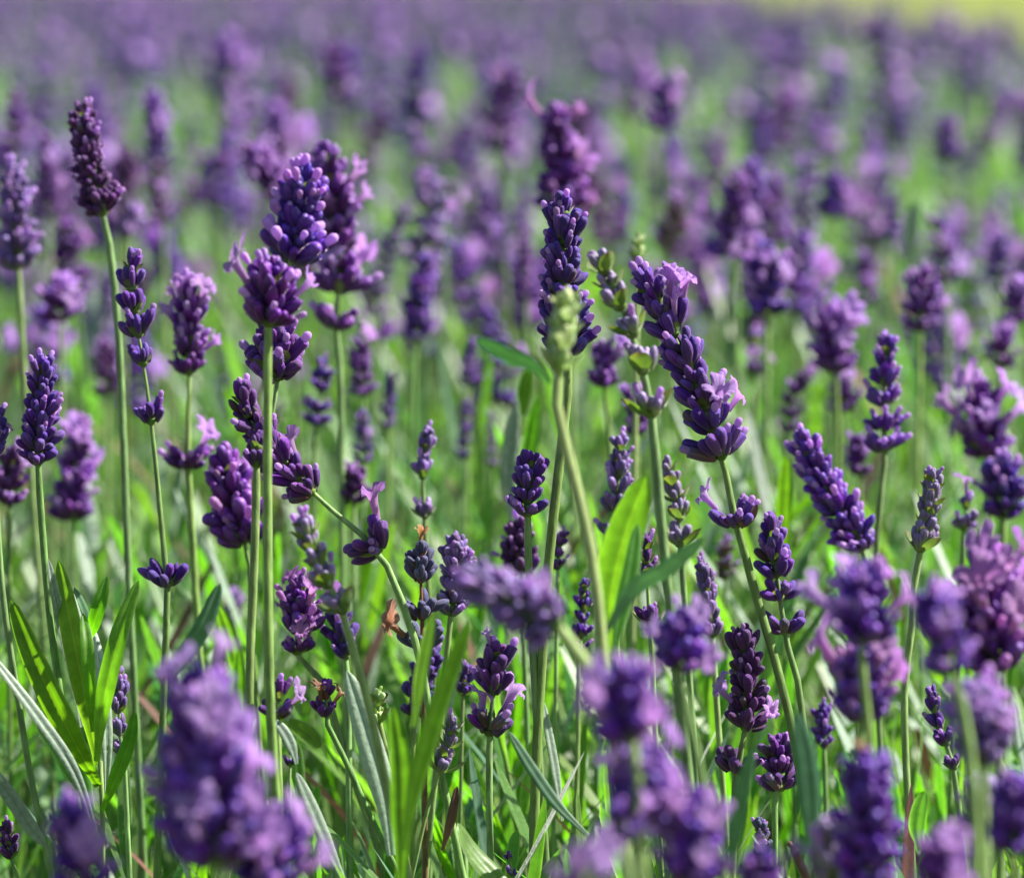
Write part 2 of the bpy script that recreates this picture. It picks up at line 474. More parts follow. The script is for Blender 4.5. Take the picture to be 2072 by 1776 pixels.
def stalk3d(label, Phead, Pstem, W, wh, nb, pal, fl=0, lvl=1, sr=.0009, group=None, flpal='lilac', stem_mat=None, el=(14, 58),
            bud=1.0, name='lavender_stalk', cat='lavender', bract=1.0, knob=.15, bract_mat=None, fs=1.0):
    """one flowering stalk. Phead: points foot -> tip of the flower head; Pstem: points ground -> under the head; W: head width (m)"""
    SEED[0] += 1
    if flpal == 'brown':
        knob = 0
    rng = np.random.default_rng(SEED[0])
    base = np.asarray(Pstem[0], float)
    root = bpy.data.objects.new(name, None)
    root.empty_display_size = .01
    col.objects.link(root); root.location = base
    if label:
        root['label'] = label; root['category'] = cat
        if group:
            root['group'] = group
    # stem
    path = np.vstack([Pstem, Phead[:1], catmull(Phead, 6)[1:-1]]) if len(Phead) > 1 else np.vstack([Pstem, Phead])
    C = catmull(path, 44 if lvl else 20) - base
    # smaller towards the tip of the head
    k = np.linspace(0, 1, len(C))
    hl = np.linalg.norm(np.diff(np.asarray(Phead), axis=0), axis=1).sum() if len(Phead) > 1 else 0
    tl = np.linalg.norm(np.diff(C, axis=0), axis=1).sum()
    R = sr * (1.12 - .2 * k)
    R = np.where(k > 1 - hl / tl, R * np.clip(.35 + .65 * (1 - (k - 1 + hl / tl) / (hl / tl + 1e-9)), .35, 1), R)
    mb = MB(); tube(mb, C, R, 10 if lvl else 6, .12)
    mb.build('stem', [stem_mat or STEM], root)
    H = catmull(Phead, 60) if len(Phead) > 1 else np.repeat(np.asarray(Phead), 60, 0) + np.linspace(0, .0005, 60)[:, None] * np.array([0, 0, 1])
    TH = tangents(H)
    fr = (np.linspace(0, 1, wh + (0 if wh < 3 else 1 if wh < 6 else 2)) ** .92 * .94) if isinstance(wh, int) else np.array(wh, float)
    if isinstance(wh, int) and wh == 1:
        fr = np.array([0.0])
    Lb = .435 * W * bud
    ped = .07 * W if nb >= 9 else .02 * W
    fr = fr - min(.3, .75 * Lb / hl) * fr ** 3 if hl > 0 else fr
    az = rng.uniform(-.5, .5)
    mats = [CAL[pal], bract_mat or BRACT, FLO[flpal if pal != 'green' else 'green']]
    whole = MB() if lvl == 0 else None
    picks = []
    for wi, f in enumerate(fr):
        ii = min(59, int(f * 59)); p = H[ii]; T = TH[ii]
        B = basis(T, 0)
        # orient fans: even whorls side-on, odd ones fore-and-aft
        X = unit(RGT - T * (RGT @ T)); Y = np.cross(T, X)
        s = (1 - .24 * f * f) * rng.uniform(.86, 1.12)
        n = max(3, round(nb * 1.45 * (1 - .34 * f)))
        last = wi == len(fr) - 1 and len(fr) > 1
        lo, hi = el[0] + 34 * f + (18 if nb < 9 else 0), min(80, el[1] + 26 * f + (12 if nb < 9 else 0))
        if last:
            lo, hi = 48, 88
        a0 = az + (wi % 2) * math.pi / 2 + rng.normal(0, .2)
        plan = whorl_plan(rng, n, lo, hi, a0)
        if last:
            plan.append((rng.uniform(0, 6.3), rad(84)))
        wb = whole if lvl == 0 else MB()
        org = (p - base) if lvl == 0 else np.zeros(3)
        # bracts below each fan
        if lvl and bract > 0:
            for sd in (0, 1):
                aa = a0 + sd * math.pi + rng.normal(0, .1)
                rd = X * math.cos(aa) + Y * math.sin(aa)
                bl = Lb * s * (.95 if wi == 0 else .72) * bract
                pts = [T * -sr * .5 + rd * sr * .6, T * bl * .18 + rd * bl * .5, T * bl * .62 + rd * bl * .82]
                leaf(wb, np.array(pts), bl * .75, unit(T - rd * .4), 8, .35, 0, 1, rng.random(), 5, .55)
            # swollen node
            V, F, t = lathe([(-.6, .5), (-.2, .95), (.3, 1.0), (.8, .6), (1, 0)], 8)
            wb.add(V * sr * 1.5 @ B.T, F, .3, .5, 1)
        buds = []
        for (aa, ee) in plan:
            rd = X * math.cos(aa) + Y * math.sin(aa)
            dr = unit(rd * math.cos(ee) + T * math.sin(ee))
            ln = Lb * s * rng.uniform(.74, 1.2)
            po = rd * (sr * .9 + ped * s * rng.uniform(.3, 1.2) if not last else sr * .3) + T * rng.uniform(-.12, .28) * Lb * s
            buds.append((po, dr, ln, rng.uniform(0, 6.3)))
        wo = None
        inst = []
        for po, dr, ln, ro in buds:
            Bm = basis(dr, ro)
            if lvl == 2:
                kd = 2 if rng.random() < knob else rng.choice([0, 0, 1, 3])
                inst.append((kd, po, Bm, ln, 'dry' if rng.random() < .04 and nb >= 9 else pal))
            else:
                V, F, t = BUDS[rng.choice([0, 1, 3])] if lvl == 1 else BUDS_MID[0]
                wb.add(V * ln @ Bm.T + org + po, F, t, rng.random(), 0)
                if rng.random() < knob and lvl == 1:
                    V, F, t = KNOB; wb.add(V * ln @ Bm.T + org + po, F, .5, .4, 2)
        if lvl:
            if wb.n == 0:
                V, F, t = lathe([(-.6, .5), (.3, 1.0), (1, 0)], 6); wb.add(V * sr @ B.T, F, .3, .5, 1)
            wo = wb.build('whorl', mats, root, p - base)
            for kd, po, Bm, ln, bp in inst:
                link('bud', bud_mesh(int(kd), bp), wo, po, quat(Bm), ln)
        for po, dr, ln, ro in buds:
            picks.append((p + po, dr, ln, wo, p))
    if lvl == 0:
        whole.build('flower_spike', mats, root)
    # open flowers
    used = set()
    tips = np.array([b[0] + b[1] * b[2] * 1.3 for b in picks])
    targets = []
    if isinstance(fl, (list, tuple)):
        for q in fl:
            px, py = pix_all(tips)
            dd = (px - q[0]) ** 2 + (py - q[1]) ** 2 + 1e9 * np.array([i in used for i in range(len(picks))])
            i = int(np.argmin(dd)); used.add(i); targets.append(i)
    elif fl:
        sc_ = np.array([b[1] @ RGT * .7 + b[1][2] * .3 - b[1][1] * .5 for b in picks]) + rng.normal(0, .5, len(picks))
        targets = list(np.argsort(-sc_)[:fl])
    for i in targets:
        pb, dr, ln, wo, pw = picks[i]
        # the limb faces outwards and up, its upper lip towards the tip of the head
        kd = int(rng.integers(0, 6))
        d2 = unit(dr + np.array([.06, -.10, .18]) + rng.normal(0, .16, 3))
        upw = unit(np.array([0, 0, 1.0]) - d2 * d2[2]) if abs(d2[2]) < .98 else unit(np.cross(d2, [0, 1.0, 0]))
        Bm = np.stack([upw, np.cross(d2, upw), d2], 1)
        me = floret_mesh(kd, flpal)
        if wo is None:
            link('floret', me, root, pb - base, quat(Bm), ln * (1.08 if lvl == 2 else 1.15) * fs)
        else:
            link('floret', me, wo, pb - pw, quat(Bm), ln * (1.08 if lvl == 2 else 1.15) * fs)
    return root


def pix_all(P):
    v = P - CAMP
    z = v @ FWD
    return VW / 2 + FPX * (v @ RGT) / z, VH / 2 - FPX * (v @ UPV) / z


def ground_path(low, nxt):
    """continue a stem from its lowest seen point down to the soil"""
    dv = low - nxt
    k = np.clip(dv[:2] / max(.01, abs(dv[2])), -.9, .9)
    drop = low[2]
    a = min(drop * .4, .06)
    m = np.array([low[0] + k[0] * a, low[1] + k[1] * a * .5, low[2] - a])
    g = np.array([m[0] + k[0] * (drop - a) * .35, m[1], .0])
    return [g, m]


def S(label, d, head, W, wh, nb, pal, fl=0, stem=(), lvl=1, sw=18, **kw):
    """a stalk given by picture measurements at the distance d"""
    H = [at(x, y, d) for x, y in head][::-1]
    St = [at(x, y, d) for x, y in stem][::-1]
    seq = St + H
    nxt = seq[1] if len(seq) > 1 else seq[0] + np.array([0, 0, .01])
    P = ground_path(seq[0], nxt) + St
    return stalk3d(label, np.array(H), np.array(P), W * d / FPX, wh, nb, pal, fl, lvl, sw * .44 * d / FPX, **kw)


# ------------------------------------------------------------------ ground and the meadow beyond the field
def sheet(name, pts, z, mat):
    me = bpy.data.meshes.new(name)
    me.from_pydata([(x, y, z) for x, y in pts], [], [tuple(range(len(pts)))])
    me.materials.append(mat)
    o = bpy.data.objects.new(name, me); col.objects.link(o); o['kind'] = 'structure'
    return o


def ground_mat(name, stops, scale):
    m, n, L, out = new_mat(name)
    tc = n.new('ShaderNodeTexCoord')
    nz = n.new('ShaderNodeTexNoise'); nz.inputs['Scale'].default_value = scale; nz.inputs['Detail'].default_value = 6
    L.new(tc.outputs['Object'], nz.inputs['Vector'])
    r = ramp(n, stops); L.new(nz.outputs['Fac'], r.inputs[0])
    b = n.new('ShaderNodeBsdfPrincipled'); L.new(r.outputs[0], b.inputs['Base Color']); b.inputs['Roughness'].default_value = .9
    bp = n.new('ShaderNodeBump'); bp.inputs['Strength'].default_value = .5; bp.inputs['Distance'].default_value = .02
    L.new(nz.outputs['Fac'], bp.inputs['Height']); L.new(bp.outputs[0], b.inputs['Normal'])
    L.new(b.outputs[0], out.inputs[0])
    return m


sheet('ground', [(-900, -300), (900, -300), (900, 1500), (-900, 1500)], -.008,
      ground_mat('meadow_grass', [(.25, (.10, .15, .008)), (.5, (.155, .20, .010)), (.75, (.22, .22, .02))], .6))
sheet('field_soil', [(-6, -2), (.92, -2), (.92, 27), (-6, 27)], -.003,
      ground_mat('soil', [(.3, (.05, .04, .025)), (.7, (.10, .08, .05))], 9))


def in_field(x, d):
    """the planted field ends at a line that runs away from the camera on the right"""
    return (x < .88 + .03 * math.sin(d * 2.1)) & (d < 27)

#HERO#
# ------------------------------------------------------------------ the flowering stalks one can tell apart
SH = 'sharp lavender stalks near the focus'
# --- sharp or nearly sharp
S('tall dense dark magenta lavender spike on a straight stem, highest of the sharp ones', 0.982, [(162, 207), (180, 320), (208, 432)], 100, 12, 12, 'magenta', 0,
  [(213, 445), (225, 520), (240, 680), (249, 880), (257, 1090), (270, 1370)], 2, 17, bud=.78, el=(10, 50))
S('violet spike with gaps between its whorls and two whorls far down the stem', 0.925, [(279, 490), (266, 570), (286, 710), (303, 826), (338, 1183)], 108,
  [0, .49, .66, .75, .84, .91, .97], 9, 'violet', 0, [(338, 1200), (336, 1290), (331, 1420)], 2, 17, el=(22, 62), bud=.98)
S('short even violet spike of plump buds on a pale hairy stem above silvery leaves', 0.900, [(92, 716), (82, 820), (76, 936)], 92, 8, 10, 'violet', 0,
  [(77, 950), (84, 1050), (101, 1250), (124, 1420)], 2, 17, bud=.95, el=(20, 62))
S('plum spike covered in open lilac florets with one floret lower on its stem', 0.998, [(384, 556), (386, 660), (383, 752), (380, 945)], 100, [0, .52, .6, .68, .77, .86, .94], 11, 'plum',
  [(342, 590), (430, 600), (440, 695), (355, 600), (370, 650), (385, 570), (345, 655), (392, 872)], [(381, 960), (390, 1100), (400, 1270)], 1, 17, knob=.3)
S('dark indigo head with glossy upright buds crowning a cluster of tall spikes', 0.957, [(622, 345), (610, 420), (592, 525)], 126, 6, 12, 'indigo', 0, [(578, 560), (552, 700), (545, 900), (547, 1300)], 1, 12, knob=.35)
S('round violet flower head on the thick stem that crosses in front of other spikes', 0.843, [(548, 525), (550, 580), (543, 655)], 160, [0, .2, .42, .64, .88], 11, 'plum', [(628, 590), (480, 560)],
  [(542, 680), (541, 900), (541, 1100), (546, 1400), (560, 1640)], 1, 21, el=(8, 66), bud=.8, knob=.3)
S('long loose purple spike with pale florets standing behind the indigo head', 1.048, [(652, 275), (668, 380), (685, 520), (679, 662)], 112, [0, .2, .3, .4, .5, .6, .7, .8, .88, .95], 10, 'plum',
  [(735, 355), (725, 430), (720, 385), (705, 470), (690, 545), (715, 550)], [(684, 690), (690, 800), (691, 960)], 1, 15, knob=.3)
S('nodding purple spike with a broad green bract, half hidden by the thick stem', 0.916, [(560, 668), (558, 720), (562, 768)], 165, 5, 13, 'plum', 0, [(554, 800), (545, 1000), (546, 1300)], 2, 11, bud=.72, bract=1.5)
S('bent spike on a stem slanting down to a lower whorl with one pink floret', 0.900, [(492, 762), (500, 835), (550, 905), (600, 966), (722, 1075), (767, 1113)], 122, [0, .395, .5, .58, .66, .74, .82, .9, .97], 10, 'plum',
  [(731, 1022), (575, 905)], [(775, 1128), (803, 1190), (830, 1265), (850, 1335), (880, 1500)], 2, 17, flpal='pink', bud=.92)
S('plum cluster with one pale pink open floret behind the two crossing stems', 0.966, [(455, 908), (470, 1000), (495, 1098)], 128, [0, .2, .38, .56, .74, .9], 10, 'plum', [(468, 1008), (500, 1000)], [(502, 1120), (512, 1300)], 1, 11, flpal='pink')
S('small single whorl of buds topping a thin hairy green stem beside a thicker one', 0.875, [(520, 890), (519, 938)], 96, [0, .85], 8, 'plum', 0, [(519, 950), (514, 1150), (507, 1300), (504, 1440)], 2, 20)
S('slender pale lilac and green spike leaning towards its upright tip', 0.834, [(606, 1032), (628, 1100), (655, 1165), (694, 1236)], 72, [0, .28, .5, .66, .8, .93], 7, 'pale', 0,
  [(697, 1250), (716, 1320), (745, 1420), (775, 1560)], 1, 20, bud=1.3, el=(30, 70), bract=1.5)
S('dense bunch of open pink lilac florets low among the stems', 0.933, [(600, 1165), (610, 1250), (600, 1320)], 100, 4, 10, 'plum', [(577, 1190), (628, 1195), (590, 1255), (650, 1215), (615, 1290), (640, 1265)],
  [(610, 1335), (640, 1360), (660, 1400), (690, 1500)], 1, 16, flpal='pink')
S('dark indigo spike with separate bud pairs right behind the pale leaning spike', 0.933, [(690, 1230), (690, 1275), (700, 1328)], 84, 4, 8, 'indigo', 0, [(702, 1345), (705, 1500), (708, 1776)], 2, 16)
S('thin upright spike with buds in steps and a gap above its lowest pair', 0.974, [(872, 850), (857, 930), (855, 990), (859, 1045)], 66, [0, .42, .58, .74, .9], 7, 'lilac', 0, [(860, 1070), (866, 1180)], 1, 12, bud=1.15, el=(30, 70))
S('withering steel blue head with brown dry bracts and one brown dead floret', 0.908, [(845, 1088), (850, 1140), (853, 1225), (856, 1310)], 100, [0, .28, .66, .8, .93], 10, 'steel', [(842, 1050), (760, 1255)], [(857, 1330), (858, 1500)], 2, 14,
  flpal='brown', bract_mat=BRACT_BROWN, stem_mat=STEM_BROWN, bud=.95)
S('upright lilac spike beside the withering steel blue head', 0.925, [(922, 1082), (925, 1160), (912, 1242)], 84, 6, 9, 'lilac', 0, [(911, 1258), (902, 1345), (890, 1480)], 2, 14)
S('short sharp blue violet spike on a straight stem beside the tallest stem', 0.900, [(1076, 912), (1070, 975), (1066, 1040)], 90, 5, 10, 'violet', 0, [(1067, 1055), (1072, 1210), (1080, 1340), (1086, 1450)], 2, 18, bud=.9)
S('tallest sharp deep violet spike with white rimmed buds in the middle', 0.900, [(1139, 384), (1140, 470), (1140, 600), (1150, 712)], 136, 11, 11, 'indigo', 0,
  [(1152, 735), (1148, 800), (1132, 937), (1107, 1175), (1096, 1347), (1084, 1560), (1079, 1776)], 2, 22, bud=.82, el=(12, 60))
S('soft tall purple spike with pink florets directly behind the tallest sharp spike', 1.16, [(1122, 200), (1130, 300), (1150, 455)], 100, 9, 11, 'plum',
  [(1075, 228), (1170, 230), (1180, 300), (1190, 370), (1190, 425)], [(1150, 480), (1155, 700)], 1, 14, flpal='pink')
S('pale yellow green unopened bud head in front of the tallest violet spike', 0.777, [(1150, 595), (1138, 680), (1128, 745)], 84, 4, 6, 'green', 0, [(1122, 765), (1128, 840), (1160, 960), (1200, 1140), (1216, 1290)], 1, 26,
  stem_mat=STEM_PALE, bud=1.25, el=(40, 78), bract=1.5, bract_mat=FLO['green'], name='lavender_bud_stalk')
S('pale lilac spike with bright green bracts stepping down in loose whorls', 0.843, [(1205, 505), (1230, 560), (1262, 635), (1290, 700), (1318, 838)], 92, [0, .27, .5, .68, .84, .96], 7, 'pale', 0,
  [(1321, 860), (1340, 1083), (1356, 1229), (1366, 1330)], 1, 23, bud=1.2, el=(30, 68), bract=1.7)
LEAN = S('big leaning violet spike with pale open florets and a lone whorl under it', 0.896, [(1290, 545), (1330, 610), (1378, 710), (1412, 790), (1458, 915), (1490, 1062)], 146,
  [0, .27, .36, .45, .54, .62, .7, .78, .86, .93, .98], 10, 'violet', [(1387, 580), (1369, 628), (1433, 828), (1478, 812), (1415, 962), (1340, 575)], [(1497, 1075), (1513, 1147), (1557, 1296), (1600, 1460), (1625, 1600)], 2, 20, bud=.86, knob=.25)
S('tiny pale green bud tip blurred above the leaning violet spike', 1.031, [(1292, 485), (1290, 525)], 44, 2, 5, 'green', 0, [(1290, 540), (1288, 700)], 1, 12, stem_mat=STEM_PALE, el=(50, 80), bud=1.4, name='lavender_bud_stalk')
S('soft pale violet spike with lit tips beside the bright green leaf', 0.957, [(1256, 868), (1252, 960), (1240, 1085)], 78, [0, .25, .42, .6, .76, .9], 9, 'lilac', 0, [(1240, 1100), (1245, 1250)], 1, 13, bud=1.05, el=(28, 68))
S('thin pale green and violet spike with a rounded whorl under its tip', 0.941, [(1344, 918), (1362, 985), (1376, 1050), (1376, 1103)], 66, [0, .3, .5, .7, .9], 7, 'pale', 0, [(1378, 1118), (1384, 1200), (1390, 1300)], 2, 15, bud=1.2, el=(30, 70), bract=1.6)
S('fine bluish lilac spike of narrow buds low beside the leaning stem', 0.933, [(1420, 1132), (1430, 1190), (1440, 1285)], 74, 5, 7, 'lilac', 0, [(1442, 1300), (1450, 1420)], 2, 14, bud=1.05, el=(30, 68))
S('small two part spike with a cup shaped lowest whorl on a thin stem', 0.916, [(1306, 1078), (1308, 1150), (1315, 1262)], 62, [0, .55, .75, .93], 7, 'plum', 0, [(1317, 1280), (1322, 1400)], 2, 13, bud=1.25, el=(32, 70), bract=1.4)
S('sharp violet spike of three dense whorls above two loose ones', 0.900, [(1556, 1045), (1566, 1130), (1578, 1200), (1586, 1278)], 106, [0, .3, .52, .66, .8, .93], 9, 'violet', 0,
  [(1588, 1290), (1608, 1347), (1620, 1420), (1640, 1580)], 2, 15, bud=.98)
S('long dense purple spike leaning strongly away from the sharp leaning stem', 0.970, [(1612, 868), (1660, 970), (1710, 1050), (1748, 1108)], 112, 9, 10, 'violet', 0, [(1752, 1125), (1770, 1250), (1776, 1400)], 1, 13, bud=.95, knob=.3)
S('stout upright violet spike with four paired whorls, slightly soft', 0.998, [(1795, 676), (1790, 780), (1790, 912)], 94, [0, .2, .4, .62, .8, .94], 10, 'violet', 0, [(1790, 930), (1777, 1050), (1770, 1200)], 1, 14, bud=.95, knob=.3)
S('slim grey violet spike with green bracts on a long pale stem', 0.925, [(1890, 946), (1880, 1030), (1862, 1112)], 74, 6, 8, 'pale', 0, [(1860, 1128), (1849, 1186), (1845, 1274), (1831, 1376), (1834, 1566), (1846, 1740)], 2, 16, bud=1.15, el=(30, 68), bract=1.4)
S('large dark magenta spike with a blue floret and a pink floret at its sides', 0.896, [(1497, 1256), (1512, 1360), (1512, 1450), (1490, 1560)], 124, [0, .3, .42, .54, .65, .76, .86, .95], 11, 'magenta', [(1460, 1410), (1580, 1440)],
  [(1488, 1580), (1484, 1700)], 2, 17, bud=.85)
S('short plum whorl tucked against the base of the large magenta spike', 0.916, [(1572, 1488), (1574, 1540), (1580, 1596)], 94, 3, 9, 'plum', 1, [(1570, 1615), (1568, 1720)], 2, 14)
S('small soft violet spike behind the leaning hairy stem', 0.974, [(1664, 1424), (1664, 1470), (1668, 1510)], 60, 4, 8, 'violet', 0, [(1668, 1530), (1670, 1600)], 1, 12)
S('pale lit spike growing close behind the fan of lavender leaves', 0.916, [(222, 1312), (242, 1390), (238, 1450), (250, 1528)], 58, [0, .22, .42, .6, .78, .95], 7, 'lilac', 0, [(252, 1545), (256, 1640)], 2, 12, bud=1.3, el=(30, 68))
S('flat little purple whorl on the thick stem just above the undergrowth', 0.875, [(563, 1392), (562, 1450)], 88, [0, .8], 9, 'plum', 1, [(562, 1470), (566, 1600)], 2, 15)
S('drooping dark whorl with a reddish dead floret near a pale leaf', 0.900, [(660, 1390), (655, 1445)], 72, [0, .8], 7, 'plum', [(640, 1400), (690, 1400)], [(660, 1460), (700, 1540), (740, 1630)], 2, 14, flpal='brown', bract_mat=BRACT_BROWN)
S('tiny violet tuft on a thin stem under the flat purple whorl', 0.925, [(589, 1508), (588, 1548)], 40, 2, 6, 'violet', 0, [(586, 1565), (590, 1700)], 2, 8)
S('sharp open spike with two lilac florets over its lowest ring of buds', 0.900, [(1003, 1285), (1000, 1335), (1000, 1388), (990, 1484)], 112, [0, .45, .68, .9], 9, 'plum', [(972, 1400), (1006, 1402), (958, 1290)],
  [(990, 1495), (990, 1600), (992, 1740)], 2, 16, bud=1.0, el=(25, 62))
S('small tilted spike of green bracts and few blue violet buds', 0.892, [(912, 1452), (908, 1500), (888, 1560)], 60, 4, 7, 'pale', 0, [(885, 1570), (868, 1625), (850, 1700)], 2, 9, bud=1.2, bract=1.7, el=(28, 66))
S('blue violet spike partly behind the blurred grass like leaf', 0.941, [(880, 1315), (855, 1380), (840, 1446)], 76, 5, 9, 'indigo', 0, [(838, 1460), (836, 1600)], 2, 12)
S('few buds on a short side stalk next to the sharp open spike', 0.941, [(945, 1342), (938, 1405)], 44, 3, 5, 'violet', 0, [(936, 1420), (934, 1520)], 2, 9, bud=1.3)
S('lavender stem with one open lilac floret cut by the picture edge', 0.900, [(-12, 850), (-14, 920)], 84, 3, 8, 'violet', [(10, 885), (4, 870)], [(-12, 940), (5, 1200), (30, 1370), (60, 1560), (80, 1660)], 2, 15)
S('dark plum buds on a short stem low beside a pale leaf tip', 0.900, [(12, 1660), (18, 1700), (22, 1735)], 62, 3, 7, 'magenta', 0, [(30, 1750), (40, 1790)], 2, 10)
S('loose violet spike with a bare forked tip of bracts at its foot', 0.884, [(1884, 1384), (1895, 1450), (1915, 1505), (1930, 1552)], 56, [0, .3, .52, .75, .93], 6, 'violet', 0, [(1933, 1562), (1938, 1620), (1956, 1780)], 2, 14, bud=1.2, el=(25, 65))
S('little steel blue bud cluster low behind the dark twig', 0.908, [(1535, 1655), (1540, 1690), (1545, 1722)], 56, 3, 8, 'steel', 0, [(1548, 1740), (1552, 1790)], 2, 9, bract_mat=BRACT)
S('lone purple bud tip poking out beside a dark curved leaf', 0.892, [(1030, 1726), (1036, 1770)], 34, 2, 5, 'violet', 0, [(1040, 1800)], 2, 8)
S('round green bud head with a curled top on a short pale stem', 0.892, [(762, 1404), (760, 1440), (764, 1462)], 52, 3, 8, 'green', 0, [(770, 1475), (782, 1520), (796, 1590)], 1, 14, stem_mat=STEM_PALE, el=(45, 85), bud=1.25, bract=1.8, name='lavender_bud_stalk')
S('dark purple head behind the sharp short spike and its neighbour stem', 0.974, [(1060, 1050), (1050, 1100), (1055, 1160)], 90, 4, 10, 'magenta', 0, [(1056, 1180), (1060, 1300)], 1, 12)
S('narrow plum spike in shade between the diagonal blossom and the green leaf', 0.949, [(1185, 1165), (1180, 1240), (1172, 1320)], 56, 5, 8, 'indigo', 0, [(1172, 1340), (1170, 1450)], 1, 11)
S('half hidden purple spike low beside the blurred teal leaf', 0.957, [(1140, 1075), (1130, 1110), (1128, 1150)], 50, 3, 7, 'plum', 0, [(1128, 1165), (1126, 1300)], 1, 10)
# --- out of focus, nearer than the sharp ones
NEAR = 'blurred lavender in front of the focus'
S('large blurred lavender head with wide open florets, biggest of all in front', .690, [(420, 1350), (405, 1470), (420, 1600), (440, 1740)], 262, 7, 13, 'violet',
  [(300, 1400), (440, 1320), (440, 1450), (490, 1480), (480, 1640), (400, 1660), (500, 1560)], [(450, 1760), (460, 1900)], 1, 30, bud=.78, knob=.25, fs=1.0)
S('second blurred lavender head with bright florets overlapping the biggest one', .695, [(560, 1650), (550, 1730), (545, 1800)], 190, 3, 11, 'indigo', [(500, 1680), (590, 1690), (610, 1730), (530, 1740), (480, 1740)], [(545, 1850), (545, 1950)], 1, 28, bud=.8, knob=.4, fs=1.2)
S('blurred bluish violet spike rising next to the biggest blurred head', 0.691, [(135, 1618), (150, 1690), (175, 1800)], 135, 5, 11, 'violet', [(190, 1690), (175, 1750)], [(180, 1850), (190, 1950)], 1, 26, bud=.8, knob=.3)
S('blurred lavender spike lying almost level across two upright stems', 0.719, [(925, 1150), (985, 1190), (1050, 1225), (1125, 1262)], 120, 9, 10, 'lilac', [(1000, 1170), (1075, 1190)], [(1140, 1285), (1170, 1330), (1205, 1370), (1260, 1460)], 1, 34, bud=.9, el=(10, 55), stem_mat=STEM_PALE)
S('blurred purple head with a dark centre above a mass of open florets', 0.673, [(1258, 1355), (1265, 1430), (1280, 1490)], 171, 5, 12, 'violet', [(1210, 1380), (1300, 1370), (1320, 1440), (1200, 1450)], [(1285, 1510), (1300, 1800)], 1, 26, bud=.8, knob=.3)
S('blurred mass of bright lilac florets under the head with a dark centre', 0.677, [(1300, 1520), (1295, 1580), (1290, 1660)], 184, 5, 12, 'violet', [(1285, 1530), (1340, 1500), (1240, 1560), (1330, 1570), (1230, 1520), (1350, 1640)], [(1290, 1700), (1290, 1900)], 1, 26, bud=.75, knob=.3)
S('lowest blurred violet blossom beneath the mass of lilac florets', 0.664, [(1250, 1655), (1262, 1700)], 135, [0, .8], 11, 'violet', [(1320, 1660)], [(1270, 1740), (1280, 1900)], 1, 22, bud=.75)
S('wide blurred purple blossom low beside the large magenta spike', 0.683, [(1405, 1610), (1400, 1690), (1395, 1790)], 180, 6, 12, 'violet', [(1370, 1620), (1440, 1660), (1350, 1700), (1420, 1740)], [(1395, 1850), (1395, 1950)], 1, 26, bud=.78)
S('blurred star like purple whorl in front of the sharp leaning stem', 0.745, [(1385, 1245), (1378, 1300), (1372, 1350)], 140, [0, .3, .6, .9], 12, 'violet', [(1400, 1260), (1340, 1310), (1420, 1320), (1370, 1390)], [(1372, 1370), (1400, 1480), (1425, 1600)], 1, 20, bud=.85)
S('blurred round dark violet head with a pale floret sticking out sideways', 0.737, [(1760, 1145), (1745, 1210), (1740, 1300)], 176, 5, 13, 'violet', [(1640, 1200), (1790, 1160), (1820, 1220), (1700, 1170)], [(1742, 1320), (1760, 1500)], 1, 20, bud=.78, knob=.3)
S('blurred cup of purple buds with pink florets below the round violet head', 0.763, [(1748, 1310), (1745, 1370), (1742, 1455)], 176, [0, .25, .5, .75, .93], 13, 'violet', [(1650, 1335), (1800, 1330), (1825, 1370)], [(1742, 1470), (1740, 1640)], 1, 20, bud=.85, knob=.3, flpal='pink')
S('blurred violet spike with an orange withered bract at its tip', 0.700, [(1748, 1500), (1755, 1600), (1760, 1720), (1765, 1800)], 171, 7, 13, 'violet', [(1745, 1505)], [(1765, 1850), (1765, 1950)], 1, 22, bud=.82, flpal='brown', fs=.7)
S('big soft cluster of pale pink florets near the picture edge', 0.791, [(2010, 1110), (2000, 1200), (2015, 1350)], 202, 8, 13, 'plum',
  [(1985, 1130), (2030, 1150), (2050, 1190), (2060, 1250), (2010, 1180), (1970, 1210), (2040, 1280), (1990, 1260), (2060, 1120)], [(2018, 1370), (2022, 1550), (2024, 1750)], 1, 20, flpal='pink', bud=.75)
S('drooping blurred lilac blossom between the pink cluster and the round head', 0.691, [(1880, 1200), (1900, 1270), (1925, 1355)], 126, 5, 10, 'violet', [(1905, 1260), (1890, 1230)], [(1935, 1380), (1960, 1500), (1975, 1700)], 1, 24, bud=.95)
S('blurred faint lilac head with a pale green top behind the loose violet spike', 0.709, [(1960, 1385), (1985, 1450), (1990, 1540)], 162, 5, 11, 'lilac', [(2020, 1430), (2040, 1480), (1950, 1440)], [(1990, 1560), (1995, 1776)], 1, 22, bud=.9)
S('blurred pale pinkish bud fan rising at the low edge', 0.737, [(1985, 1590), (1995, 1640), (1990, 1700)], 148, 3, 9, 'lilac', 0, [(1990, 1710), (1990, 1850)], 1, 22, bud=1.0, el=(25, 60))
S('blurred pale green and lilac young head below the purple cup', 0.719, [(1680, 1650), (1680, 1710), (1685, 1790)], 104, 5, 9, 'pale', 0, [(1685, 1830), (1685, 1950)], 1, 20, bud=1.1, el=(35, 75))
S('very blurred lilac blossom cut off by the bottom of the picture', 0.628, [(1180, 1725), (1185, 1790)], 126, [0, .7], 9, 'lilac', [(1160, 1750), (1210, 1760)], [(1185, 1850), (1185, 1950)], 1, 24, bud=.85)
S('blurred violet head at the lowest edge between two larger purple blossoms', 0.696, [(1540, 1730), (1545, 1800)], 117, 3, 11, 'violet', 1, [(1545, 1840), (1545, 1950)], 1, 20, bud=.8)
